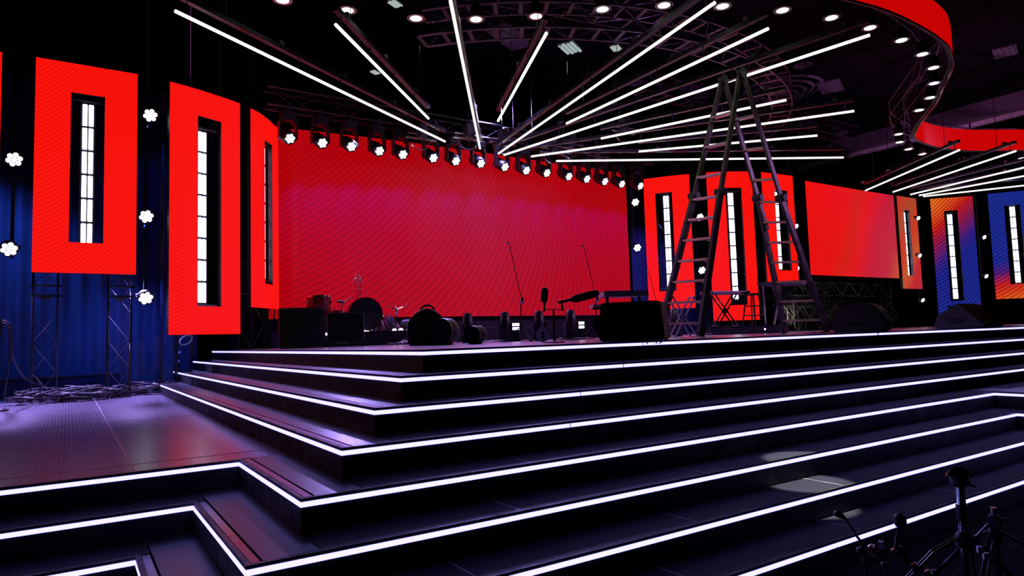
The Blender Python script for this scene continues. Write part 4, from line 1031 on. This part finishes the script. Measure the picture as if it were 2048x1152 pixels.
# microphone booms
def mic_boom(label, px, ytop, ybase, xtip, ytip, d, small=None):
    p = gr(px, d, ZS); top = ad(px, ytop, d); t = thing('microphone_stand', label, 'microphone stand', p)
    tripod(t, p, top.z-ZS, .26, rot=.5, mat=M_BLACK, rad=.0085, hub=.22)
    tip = ad(xtip, ytip, d+.1); MB().cyl(top, tip, .0055, n=6).build('boom_arm', M_BLACK, t)
    MB().lathe(top-V((0, 0, .04)), (0, 0, 1), [(.012, 0), (.028, .02), (.028, .07), (.012, .10)], 10).build('clutch', M_CHROME, t, True)
    e = ad(xtip-5, ytip-1, d+.1); MB().cyl(tip, e, .012, .016, n=8).build('microphone', M_CHROME, t)
mic_boom('tall thin microphone boom in front of the crimson screen, left of the twin microphones', 1044, 602, 680, 1018, 486, 9.6)
mic_boom('tall thin microphone boom rising behind the keyboard stand', 1194, 600, 680, 1167, 493, 9.8)
p = gr(1313, 9.8, ZS); t = thing('whip_antenna', 'thin straight whip leaning left above the right end of the black wedge', 'antenna', p)
MB().cyl(p, ad(1313, 604, 9.8), .007, n=6).build('lower_rod', M_BLACK, t); MB().cyl(ad(1313, 604, 9.8), ad(1286, 500, 9.9), .004, n=5).build('whip', M_BLACK, t)
MB().lathe(p, (0, 0, 1), [(.10, 0), (.10, .015), (.02, .03), (0, .03)], 16).build('round_base', M_BLACK, t, True)
# teardrop instrument stand
p = gr(1086, 8.4, ZS); f = to_cam(p); s = V((-f.y, f.x, 0)); t = thing('instrument_stand', 'grey teardrop-shaped instrument stand with two round holes', 'stand', p)
bm = MB(); pr = []
for j in range(28):
    a = 2*pi*j/28; rr_ = .083; x = rr_*sin(a)*(1 if cos(a) < 0 else (1-.55*cos(a)**2)); z = .082-cos(a)*-.0
    z = .085+(.115*cos(a) if cos(a) > 0 else .085*cos(a)); pr.append((x, max(z, .0)))
M4 = Matrix(((s.x, f.x, 0, p.x), (s.y, f.y, 0, p.y), (0, 0, 1, p.z), (0, 0, 0, 1)))
MB().prism(pr, -.02, 0, M4).build('teardrop_plate', pbr('pale_grey_plastic', (.75, .68, .95), .45), t)
for z in (.062, .112): MB().cyl(M4@V((0, .0, z)), M4@V((0, .004, z)), .021, n=16).build('round_hole', M_BLACK, t)
MB().beam(M4@V((0, -.02, .1)), M4@V((0, -.14, .005)), .03, .012).build('rear_leg', M_GREY, t)
# twin microphones on one table stand
d = 7.1; p = gr(1108, d, ZS); t = thing('twin_microphone_stand', 'short black stand with two foam-covered microphones near the stage edge', 'microphone stand', p)
MB().lathe(p, (0, 0, 1), [(.115, 0), (.115, .012), (.03, .022), (.016, .04), (0, .04)], 28).build('round_base', M_BLACK, t, True)
MB().cyl(p, ad(1107, 619, d), .0115, n=10).build('pole', M_BLACK, t)
MB().beam(ad(1088, 619, d), ad(1126, 619, d), .014, .008).build('cross_bar', M_BLACK, t)
for (b, e, n2) in (((1088, 623), (1090, 604), 0), ((1125, 622), (1124, 606), 1)): MB().cyl(ad(*b, d), ad(*e, d), .013, .010, n=10).build('microphone_clip', M_BLACK, t)
def foam(a, b, r):
    a, b = V(a), V(b); L = (b-a).length
    MB().lathe(a, b-a, [(r*.55, 0), (r*.9, L*.10), (r, L*.2), (r*1.02, L*.6), (r*.92, L*.85), (r*.6, L*.97), (0, L)], 18).build('foam_windscreen', M_FOAM, t, True)
foam(ad(1088, 605, d), ad(1090, 575, d), .037)
MB().cyl(ad(1116, 605, d), ad(1144, 599, d), .016, n=12).build('microphone_body', M_BLACKG, t)
foam(ad(1142, 600, d), ad(1199, 585, d), .041)
MB().cyl(ad(1089, 610, d), ad(1089, 600, d), .014, n=10).build('microphone_body', M_BLACKG, t)
t2 = [ad(1118, 680, 7.2)]

# ------------------------------------------------------------------ wedge monitors
def wedge(label, px, d, W, H, D, rot=0, mat=M_BLACKG, prof=None, zs=ZS):
    p = gr(px, d, zs); f = Matrix.Rotation(rot, 3, 'Z') @ to_cam(p); s = V((-f.y, f.x, 0))
    # local: x = depth axis (profile), y = width. Profile seen from the side
    M4 = Matrix(((f.x, s.x, 0, p.x), (f.y, s.y, 0, p.y), (0, 0, 1, p.z), (0, 0, 0, 1)))
    pf = prof or [(0, .02), (.0, H*.42), (-D*.45, H), (-D*.72, H), (-D, H*.55), (-D, .04), (-D*.95, 0), (-.03, 0)]
    t = thing('wedge_monitor', label, 'speaker', p)
    MB().prism(pf, -W/2, W/2, M4).build('cabinet', mat, t, bevel=.015)
    # back-facing grille on the sloped side
    a, b = V((pf[4][0], 0, pf[4][1])), V((pf[3][0], 0, pf[3][1]))
    for yy in (-W/2-.002, W/2+.002): MB().box(M4@V((-D*.5, yy, H*.45)), (.12, .012, .035), atan2(f.y, f.x)).build('side_handle', M_BLACK, t)
    return t, M4
# the black wedge nearest the edge shows its back
pf = None
p = gr(1262, 6.45, ZS); f = (Matrix.Rotation(-.22, 3, 'Z') @ to_cam(p)); s = V((-f.y, f.x, 0))
t = thing('wedge_monitor', 'large solid black wedge monitor at the stage edge, left of the ladder', 'speaker', p)
M4 = Matrix(((s.x, f.x, 0, p.x), (s.y, f.y, 0, p.y), (0, 0, 1, p.z), (0, 0, 0, 1)))
Wd, Ht = .64, .375
MB().prism([(-Wd/2, .03), (-Wd/2+.03, .0), (Wd/2-.03, 0), (Wd/2, .03), (Wd/2-.03, Ht-.02), (Wd/2-.05, Ht), (-Wd/2+.05, Ht), (-Wd/2+.03, Ht-.02)], -.36, 0, M4).build('cabinet', M_BLACK, t, bevel=.012)
MB().prism([(-Wd/2-.0, .06), (-Wd/2+.02, .01), (-Wd/2+.12, .01), (-Wd/2+.12, .26), (-Wd/2-.04, .26), (-Wd/2-.08, .22), (-Wd/2-.08, .12)], -.5, -.10, M4).build('side_horn', M_BLACK, t, bevel=.01)
MB().box(M4@V((0, .004, .2)), (.2, .01, .09), atan2(s.y, s.x)).build('connector_panel', M_BLACKG, t)
for j in range(3):
    a = gr(1291+ (0, 22, 34)[j], 6.35-.02*j, ZS+.006); MB().tube([a+V((0, .1, 0)), a, gr(1291+(0, 27, 39)[j], 6.2, ZS+.006), V((gr(1291+(0, 27, 39)[j], 6.2, ZS).x+.03, Y0[0]-.008, ZS-.03))], .005, 5).build('trailing_cable', M_BLACK, t)
# two monitors at right, one keyboard-like
p = gr(1716, 8.8, ZS); f = (Matrix.Rotation(-.25, 3, 'Z') @ to_cam(p)); s = V((-f.y, f.x, 0))
t = thing('wedge_monitor', 'black rounded wedge monitor just right of the right ladder foot', 'speaker', p)
M4 = Matrix(((s.x, f.x, 0, p.x), (s.y, f.y, 0, p.y), (0, 0, 1, p.z), (0, 0, 0, 1)))
MB().prism([(-.34, .10), (-.31, .02), (-.27, 0), (.29, 0), (.33, .04), (.34, .12), (.27, .26), (.19, .35), (.14, .37), (-.12, .37), (-.20, .34), (-.30, .20)], -.40, 0, M4).build('cabinet', M_MONO, t, bevel=.02)
MB().prism([(-.10, .1), (.04, .1), (.04, .135), (-.10, .135)], 0, .006, M4).build('side_handle', M_BLACK, t)
p = gr(1918, 8.9, ZS); f = (Matrix.Rotation(-.35, 3, 'Z') @ to_cam(p)); s = V((-f.y, f.x, 0))
t = thing('wedge_monitor', 'dark grey wedge monitor shown end-on at the far right of the stage edge', 'speaker', p)
M4 = Matrix(((s.x, f.x, 0, p.x), (s.y, f.y, 0, p.y), (0, 0, 1, p.z), (0, 0, 0, 1)))
MB().prism([(-.30, .03), (-.27, 0), (.27, 0), (.31, .04), (.10, .26), (.01, .335), (-.03, .33), (-.26, .17)], -.62, 0, M4).build('cabinet', M_MONO, t, bevel=.012)
MB().prism([(-.12, .1), (-.08, .08), (.0, .08), (.04, .1), (.04, .135), (-.12, .135)], -.0, .006, M4).build('side_handle', M_BLACK, t)
p = gr(1975, 9.4, ZS); t = thing('low_case', 'low flat black case at the far right of the stage edge', 'case', p)
MB().box(p+V((.15, .2, .16)), (.75, .45, .30), .1).build('case_body', M_BLACKG, t, bevel=.015)
MB().box(p+V((.15, .2, .315)), (.76, .46, .015), .1).build('case_lid', M_BLACK, t)
for i, (px, lab) in enumerate([(1790, 'hanging over the lit edge right of the rounded monitor'), (1963, 'crossing the lit edge at the far right'), (1999, 'crossing the lit edge near the frame edge')]):
    x = atz(px, 668, ZS).x; t = thing('cable', 'thin black cable ' + lab, 'cable', (x, Y0[0], ZS))
    x = (V(atz(px, (666, 656, 654)[i], ZS-.02))).x
    MB().tube([(x-.25, Y0[0]+.7, ZS+.008), (x-.1, Y0[0]+.3, ZS+.008), (x-.02, Y0[0]+.01, ZS+.008), (x, Y0[0]-.014, ZS-.02), (x+.01, Y0[0]-.012, ZS-.075)], .006, 6).build('cable_run', M_BLACK, t)

# ------------------------------------------------------------------ keyboards and stands
def keyboard(t, c, L, Dp, H, rz, mat=M_SILVER):
    R = Matrix.Rotation(rz, 3, 'Z'); t = MB().box(c, (L, Dp, H), rz).build('keyboard_body', mat, t, bevel=.01)
    k0 = None
    for j in range(24): MB().box(c+R@V((-L*.46+j*L*.92/23, -Dp*.3, H*.5+.005)), (L*.036, Dp*.34, .012), rz).build('key', M_TAPE if j % 5 else M_BLACK, t)
    MB().box(c+R@V((0, Dp*.22, H*.5+.008)), (L*.9, Dp*.3, .01), rz).build('control_panel', M_BLACKG, t)
K = gr(1247, 8.9, ZS); t = thing('keyboard_rig', 'silver keyboard on a two-tier stand behind the black wedge monitor', 'keyboard', K)
c1 = ad(1246, 589, 8.9); keyboard(t, c1, .60, .30, .065, -.42)
c2 = ad(1200, 613, 9.2); MB().box(c2, (.24, .2, .05), -.42).build('lower_keyboard', M_SILVER, t, bevel=.008)
for s in (-1, 1):
    o = V((cos(-.42), sin(-.42), 0))*s*.22; b = V((c1.x, c1.y, ZS))+o
    MB().beam(b, V((b.x, b.y, c1.z-.03)), .03, .03, (1, 0, 0)).build('stand_post', M_BLACK, t)
    MB().beam(b+V((.12, .2, .012)), b-V((.1, .18, -.012)), .03, .024).build('stand_foot', M_BLACK, t)
MB().beam(V((c1.x, c1.y, c2.z-.04))-V((cos(-.42), sin(-.42), 0))*.42, V((c1.x, c1.y, c2.z-.04))+V((cos(-.42), sin(-.42), 0))*.25, .03, .03).build('tier_arm', M_BLACK, t)
def xstand(label, name, pxa, pxb, ya, yb, d, ztop, mat, tubes=True, top=True, thick=.013):
    """X-leg stand, legs crossing between px positions"""
    a, b = gr(pxa, d, ZS+ZL), gr(pxb, d, ZS+ZL); t = thing(name, label, 'stand', (a+b)/2)
    ax = (b-a).normalized(); n = V((-ax.y, ax.x, 0))
    for s in (-.04, .04):
        for (p, q) in ((a, b), (b, a)):
            MB().cyl(p+ax*s, V((q.x, q.y, ztop))+ax*s, thick, n=7).build('leg', mat, t)
    for p in (a, b): MB().cyl(p-n*.2+V((0, 0, .012)), p+n*.2+V((0, 0, .012)), thick, n=7).build('foot_bar', mat, t)
    MB().lathe((a+b)/2+V((0, 0, (ztop-a.z)/2))-n*.03, n, [(0, 0), (.05, 0), (.05, .06), (0, .06)], 14).build('pivot', mat, t, True)
    return t, a, b, ax, n
ZL = 0
t, a, b, ax, n = xstand('bright tubular X stand right of the black wedge, behind the ladder', 'keyboard_stand', 1345, 1388, 0, 0, 9.6, ad(1385, 594, 9.6).z, M_CHROMEW)
for q in (a, b): MB().cyl(V((q.x, q.y, ad(1385, 594, 9.6).z))-n*.16, V((q.x, q.y, ad(1385, 594, 9.6).z))+n*.16, .013, n=7).build('top_bar', M_ALU, t)
# platform for the percussion table, X stand, stool
pa = [gr(1410, 12.2, ZS), gr(1560, 12.4, ZS), gr(1570, 13.6, ZS), gr(1420, 13.6, ZS)]
t = thing('low_platform', 'low dark platform between the ladder legs', 'riser', sum(pa, V())/4)
m = MB(); m.v = [(p.x, p.y, ZS) for p in pa]+[(p.x, p.y, ZS+.14) for p in pa]; m.f = [(0,3,2,1),(4,5,6,7),(0,1,5,4),(1,2,6,5),(2,3,7,6),(3,0,4,7)]; m.build('platform_body', M_PLINTH, t, bevel=.01)
MB().beam(V((pa[0].x, pa[0].y, ZS+.145)), V((pa[1].x, pa[1].y, ZS+.145)), .03, .012).build('edge_trim', M_EDGE, t)
ZL = .14
zt = ad(1455, 586, 12.6).z
t, a, b, ax, n = xstand('dark X-legged table stand on the low platform between the ladder legs', 'table_stand', 1430, 1472, 0, 0, 12.6, zt-.03, M_BLACK, thick=.014)
A_, B_2 = V((gr(1414, 12.5, ZS).x, gr(1414, 12.5, ZS).y, zt)), V((gr(1494, 12.8, ZS).x, gr(1494, 12.8, ZS).y, zt))
MB().beam(A_, B_2, .34, .045).build('table_board', M_ALUD, t, bevel=.006); MB().beam(A_+V((0, 0, .03)), B_2+V((0, 0, .03)), .30, .012).build('table_top', M_SILVER, t)
p = gr(1508, 12.7, ZS+.14); zt = ad(1508, 587, 12.7).z; t = thing('bar_stool', 'tall dark four-legged stool standing right of the table stand', 'stool', p)
MB().lathe(V((p.x, p.y, zt-.03)), (0, 0, 1), [(.15, 0), (.155, .02), (.14, .035), (0, .036)], 24).build('seat', M_BLACK, t, True)
for j in range(4):
    a = j*pi/2+.5; MB().cyl(p+V((cos(a)*.21, sin(a)*.21, 0)), V((p.x+cos(a)*.11, p.y+sin(a)*.11, zt-.03)), .015, n=7).build('leg', M_BLACK, t)
for h in (.33, .62):
    rr_ = .21-.10*h
    for j in range(4):
        a, b = j*pi/2+.5, (j+1)*pi/2+.5; z = p.z+(zt-p.z)*h
        MB().cyl((p.x+cos(a)*rr_, p.y+sin(a)*rr_, z), (p.x+cos(b)*rr_, p.y+sin(b)*rr_, z), .009, n=6).build('stretcher', M_BLACK, t)
# slanted blue-grey table behind right leg
p = gr(1560, 12.6, ZS); zt = ad(1560, 569, 12.6).z; t = thing('folding_table', 'blue-grey flat table top on crossed legs behind the right ladder leg', 'table', p)
c = [ad(1514, 574, 12.3), ad(1536, 564, 13.2), ad(1612, 569, 13.0), ad(1600, 576, 12.0)]
m = MB(); m.v = [(q.x, q.y, zt) for q in c]+[(q.x, q.y, zt+.03) for q in c]; m.f = [(0,3,2,1),(4,5,6,7),(0,1,5,4),(1,2,6,5),(2,3,7,6),(3,0,4,7)]; m.build('table_top', M_GREY, t)
for px, qx in ((1532, 1532), (1545, 1570), (1575, 1550)):
    MB().cyl(gr(px, 12.6, ZS), V((gr(qx, 12.6, ZS).x, gr(qx, 12.6, ZS).y, zt)), .018, n=7).build('leg', M_SILVER, t)
MB().cyl(gr(1530, 12.6, ZS+.02), gr(1565, 12.6, ZS+.02), .014, n=7).build('foot_bar', M_SILVER, t)
p = gr(1530, 11.6, ZS+.075); t = thing('marker_lamp', 'small round white lamp on the deck between the ladder legs', 'lamp', (p.x, p.y, ZS))
MB().lathe(p, to_cam(p), [(.014, -.03), (.014, 0), (.01, .008), (0, .010)], 12).build('lens', M_WHITE, t, True)
MB().cyl((p.x, p.y, ZS), (p.x, p.y, p.z-.025), .01, n=6).build('stem', M_BLACK, t); MB().lathe((p.x, p.y, ZS), (0, 0, 1), [(.045, 0), (.045, .012), (0, .014)], 12).build('foot_plate', M_BLACK, t)

# ------------------------------------------------------------------ cables on the left side deck
ZE = LZ[4]
for i, (px, d, r, n_, lab) in enumerate([(70, 9.55, .27, 4, 'nearest the left frame edge'), (168, 10.0, .36, 5, 'widest heap in the middle of the row'), (205, 10.3, .30, 4, 'behind the widest heap'), (288, 10.9, .33, 5, 'beside the lowest lit stair end')]):
    c = gr(px, d, ZE); t = thing('cable_coil', 'black cable coil at the drape foot, ' + lab, 'cable', c, group='coils of black cable along the drape foot')
    for j in range(n_):
        MB().tube(loop_pts(c+V((random.uniform(-.10, .10), random.uniform(-.05, .05), .012*j)), r*random.uniform(.7, 1.05), seed=i*11+j, turns=2.3, sq=.95, dz=.075), .0125, 6).build('cable_loop', M_CABLE, t, True)
t = thing('cable_run', 'loose black cables snaking between the coils at the drape foot', 'cable', gr(150, 10, ZE))
for k_, (xa, xb, ph, dd) in enumerate([(5, 330, 0, 9.75), (20, 300, 1.7, 10.1), (60, 240, 3.1, 9.6)]):
    MB().tube([gr(xa+(xb-xa)*j/40, dd+(.9*j/40)+.12*sin(j*.6+ph)+.05*sin(j*1.7), ZE+.014+.01*abs(sin(j*.5+ph))) for j in range(41)], .010, 6).build('cable_run_length', M_CABLE, t, True)
p = gr(236, 10.45, ZE); t = thing('stage_box', 'small black connector box lying among the cables', 'box', p)
MB().box(p+V((0, 0, .07)), (.22, .16, .13), .1).build('box_body', M_BLACKG, t, bevel=.012)
for j in range(4): MB().cyl(p+V((-.07+.047*j, -.082, .08)), p+V((-.07+.047*j, -.09, .08)), .014, n=10).build('socket', M_ALU, t)
MB().tube([p+V((-.08, 0, .135)), p+V((-.07, 0, .17)), p+V((.07, 0, .17)), p+V((.08, 0, .135))], .008, 6).build('carry_handle', M_ALUD, t)
p = gr(152, 9.7, ZE); t = thing('cable_bundle', 'tight black roll of taped cable in front of the widest heap', 'cable', p)
MB().tube(loop_pts(p, .17, seed=50, turns=4, sq=.45, dz=.02), .014, 6).build('rolled_cable', M_BLACK, t, True)
# hanging cable at left frame edge
q0 = ad(-6, 655, 8.6); t = thing('hanging_box', 'dark junction box at the left frame edge with cables drooping from it', 'box', q0)
MB().box(q0, (.10, .12, .22), .2).build('box_body', M_BLACK, t, bevel=.01)
MB().cyl(q0+V((0, 0, -.1)), V((q0.x-.02, q0.y, ZE)), .018, n=8).build('stand_pole', M_BLACK, t)
MB().lathe((q0.x-.02, q0.y, ZE), (0, 0, 1), [(.16, 0), (.16, .02), (.03, .035), (0, .035)], 20).build('base_plate', M_BLACK, t, True)
def cab(pts, r=.012): MB().tube(smooth_path([ad(*p) for p in pts], 6), r, 6).build('drooping_cable', M_CABLE, t, True)
cab([(3, 641, 8.6), (14, 644, 8.62), (22, 655, 8.64), (24, 690, 8.66), (28, 720, 8.8), (45, 750, 9.1), (65, 765, 9.3), (84, 770, 9.5)])
cab([(84, 770, 9.5), (82, 772, 9.5), (78, 790, 9.52), (81, 807, 9.52)])
cab([(4, 645, 8.6), (17, 655, 8.6), (20, 690, 8.6), (16, 740, 8.6), (9, 790, 8.7), (14, 806, 8.8)])
cab([(30, 786, 9.3), (42, 784, 9.3), (48, 794, 9.3), (40, 806, 9.3)], .009)
# white rope loop hanging under tallest left panel
q = aty(372, 680, 12.0); t = thing('rope_loop', 'pale rope loop hanging just under the tallest left panel', 'rope', q)
MB().tube([q+V((.09*cos(a), 0, .07*sin(a)+.03*cos(a))) for a in [j*2*pi/20 for j in range(21)]], .012, 6).build('loop', M_TAPE, t, True)
MB().cyl(q+V((.05, 0, .07)), (q.x+.05, q.y, ZC+7), .006, n=5).build('rope_drop', M_TAPE, t)
for i, (px, py, lab) in enumerate([(359, 705, 'upper one of two under the rope loop'), (357, 723, 'lower one of two under the rope loop')]):
    q = aty(px, py, 12.9); t = thing('marker_lamp', 'tiny white light dot, ' + lab, 'lamp', q)
    MB().lathe(q, (0, -1, 0), [(.022, -.02), (.022, 0), (0, .012)], 10).build('lens', M_TAPE, t, True); MB().box(q+V((0, .05, 0)), (.05, .05, .05)).build('housing', M_BLACK, t)
    MB().cyl(q+V((0, .05, 0)), (q.x, q.y+.05, .66), .008, n=5).build('stem', M_BLACK, t)
# bracket plates on the two left towers
for i, (x, lab) in enumerate([(-.28, 'left'), (.66, 'right')]):
    t = thing('tower_bracket', 'pair of bright cross bars clamped to the %s tower under the short far-left panel' % lab, 'bracket', (x, 11.8, ZC+.9))
    for z in (.95, .80): MB().beam((x-.18, 11.86, ZC+z), (x+.20, 11.86, ZC+z-.005), .05, .03).build('cross_bar', M_ALUD, t, bevel=.004)
    MB().box((x, 11.9, ZC+.78), (.14, .06, .07)).build('clamp_block', M_ALU, t)
for i, (x, y, lab) in enumerate([(2.72, 12.55, 'in the gap left of the edgewise panel'), (15.02, 11.45, 'in the gap behind the right ladder leg')]):
    t = thing('tower_bracket', 'lavender-lit bracket stack ' + lab, 'bracket', (x, y, ZC+.8))
    MB().beam((x, y, ZC+.75), (x, y, ZC+1.7), .05, .04, (1, 0, 0)).build('upright', M_ALU, t)
    for z in (.9, 1.15, 1.45): MB().beam((x-.22, y, ZC+z), (x+.1, y, ZC+z), .03, .03).build('cross_bar', M_ALU, t)

# ------------------------------------------------------------------ foreground stands on the carpet
def fstand(label, px, d, ytop, zhub, rot, legr, clamp, red=False, polr=.019):
    p = gr(px, d, 0); top = ad(px, ytop, d); t = thing('tripod_stand', label, 'stand', p)
    MB().cyl(p+V((0, 0, .05)), V((p.x, p.y, top.z-.05)), polr, n=14).build('pole', M_CHROME, t, True)
    MB().cyl((p.x, p.y, zhub+.10), (p.x, p.y, top.z-.16), polr*1.35, n=14).build('outer_sleeve', M_BLACKG, t, True)
    MB().lathe((p.x, p.y, zhub-.03), (0, 0, 1), [(polr*1.2, 0), (polr*2, .01), (polr*2, .06), (polr*1.2, .08)], 16).build('leg_hub', M_BLACK, t, True)
    for j in range(3):
        a = rot+2*pi*j/3; x, y = cos(a), sin(a)
        for s in (-.012, .012):
            o = V((-y*s, x*s, 0)); MB().tube([V((p.x, p.y, zhub+.02))+o+V((x, y, 0))*.03, p+V((x*legr*.35, y*legr*.35, zhub*.86))+o, p+V((x*legr, y*legr, .015))+o], .007, 6).build('leg', M_BLACKG, t)
        MB().cyl(p+V((x*legr, y*legr, 0)), p+V((x*legr, y*legr, .04)), .02, n=8).build('rubber_foot', M_BLACK, t)
    c = V((p.x, p.y, top.z))
    if red:
        MB().lathe(c-V((0, 0, .075)), (0, 0, 1), [(.025, 0), (.042, .015), (.045, .05), (.034, .075), (.02, .085), (0, .088)], 18).build('clamp_body', M_BLACK, t, True)
        MB().tube([c+CR*.05*cos(a)+V((0, 0, .035*sin(a)-.02)) for a in [j*pi/10 for j in range(11)]], .008, 6).build('clamp_jaw', M_REDP, t, True)
        for s in (-1, 1): MB().cyl(c+CR*s*.03-V((0, 0, .02)), c+CR*s*.062-V((0, 0, .015)), .010, n=8).build('clamp_screw', M_REDP, t)
        MB().cyl(c+CR*.03-V((0, 0, .06)), c+CR*.075-V((0, 0, .075)), .006, n=6).build('lever', M_BLACK, t)
    else:
        MB().box(c-V((0, 0, .12)), (.055, .05, .07), .4).build('clamp_body', M_GREY, t, bevel=.006)
        MB().cyl(c-CR*.03-V((0, 0, .13)), c-CR*.095-V((0, 0, .19)), .006, n=6).build('wing_screw', M_ALUD, t)
        MB().cyl(c+CR*.02-V((0, 0, .11)), c+CR*.055-V((0, 0, .11)), .008, n=6).build('side_pin', M_ALUD, t)
    return t, p
t, p = fstand('dark tripod stand with a red clamp on top, on the carpet at lower right', 1940, 3.25, 946, .34, .35, .42, 0, True)
for a, b in ((1960, 1099), (1972, 1112)): MB().box(ad(a, b, 3.12), (.022, .022, .028), .7).build('tape_mark', M_TAPE, t)
fstand('shorter tripod stand with a grey clamp at the lower right frame edge', 2002, 3.35, 998, .33, 1.2, .40, 0, False, .015)
q = gr(1962, 3.1, .0); 
for j, (a, b) in enumerate([((1958, 1096), (1964, 1102)), ((1968, 1108), (1977, 1116)), ((2026, 1070), (2034, 1078))]): 
    pa_, pb_ = ad(*a, 3.1), ad(*b, 3.1)
t = thing('gooseneck_lamp', 'thin bent gooseneck rising from the clutter in front of the lowest step', 'lamp', gr(1722, 3.35, 0))
g = smooth_path([gr(1735, 3.30, 0.0), ad(1728, 1105, 3.3), ad(1712, 1070, 3.3), ad(1694, 1042, 3.3), ad(1684, 1029, 3.3), ad(1676, 1024, 3.3), ad(1668, 1028, 3.3)], 5)
MB().tube(g, .0065, 7).build('gooseneck', M_BLACK, t, True)
MB().lathe(ad(1688, 1035, 3.3), ad(1669, 1026, 3.3)-ad(1688, 1035, 3.3), [(.008, 0), (.013, .02), (.013, .05), (0, .055)], 10).build('lamp_tip', M_BLACK, t, True)
MB().lathe(gr(1735, 3.30, 0), (0, 0, 1), [(.07, 0), (.07, .015), (.02, .03), (0, .03)], 18).build('base_plate', M_BLACK, t, True)
t = thing('stand_clutter', 'folded black stand with chrome joints lying in front of the lowest step', 'stand', gr(1760, 3.3, 0))
random.seed(5)
J = [ad(1722, 1100, 3.3), ad(1745, 1095, 3.32), ad(1765, 1100, 3.3), ad(1790, 1103, 3.28), ad(1800, 1045, 3.35), ad(1830, 1132, 3.2), ad(1770, 1130, 3.2), ad(1858, 1146, 3.15), ad(1800, 1097, 3.3)]
for a, b in ((0, 1), (1, 2), (2, 3), (3, 4), (2, 8), (3, 5), (0, 6), (5, 7), (1, 6), (8, 5)):
    MB().cyl(J[a], J[b], .009, n=8).build('folded_leg', M_BLACKG, t, True)
for j, q in enumerate(J):
    MB().lathe(q-V((0, 0, .014)), (0, .3, 1), [(.01, 0), (.018, .008), (.018, .022), (.006, .03)], 10).build('joint', M_CHROME if j % 2 else M_BLACK, t, True)
for q in (J[6], J[5], J[0], J[7]): MB().cyl(q, V((q.x, q.y, 0)), .008, n=6).build('prop_leg', M_BLACK, t)
MB().lathe(J[4]-V((0, 0, .02)), (0, 0, 1), [(.02, 0), (.03, .02), (.028, .05), (0, .07)], 14).build('foam_grip', M_BLACK, t, True)
MB().box(ad(1762, 1090, 3.28), (.03, .02, .035), .4).build('tape_flag', M_TAPE, t)
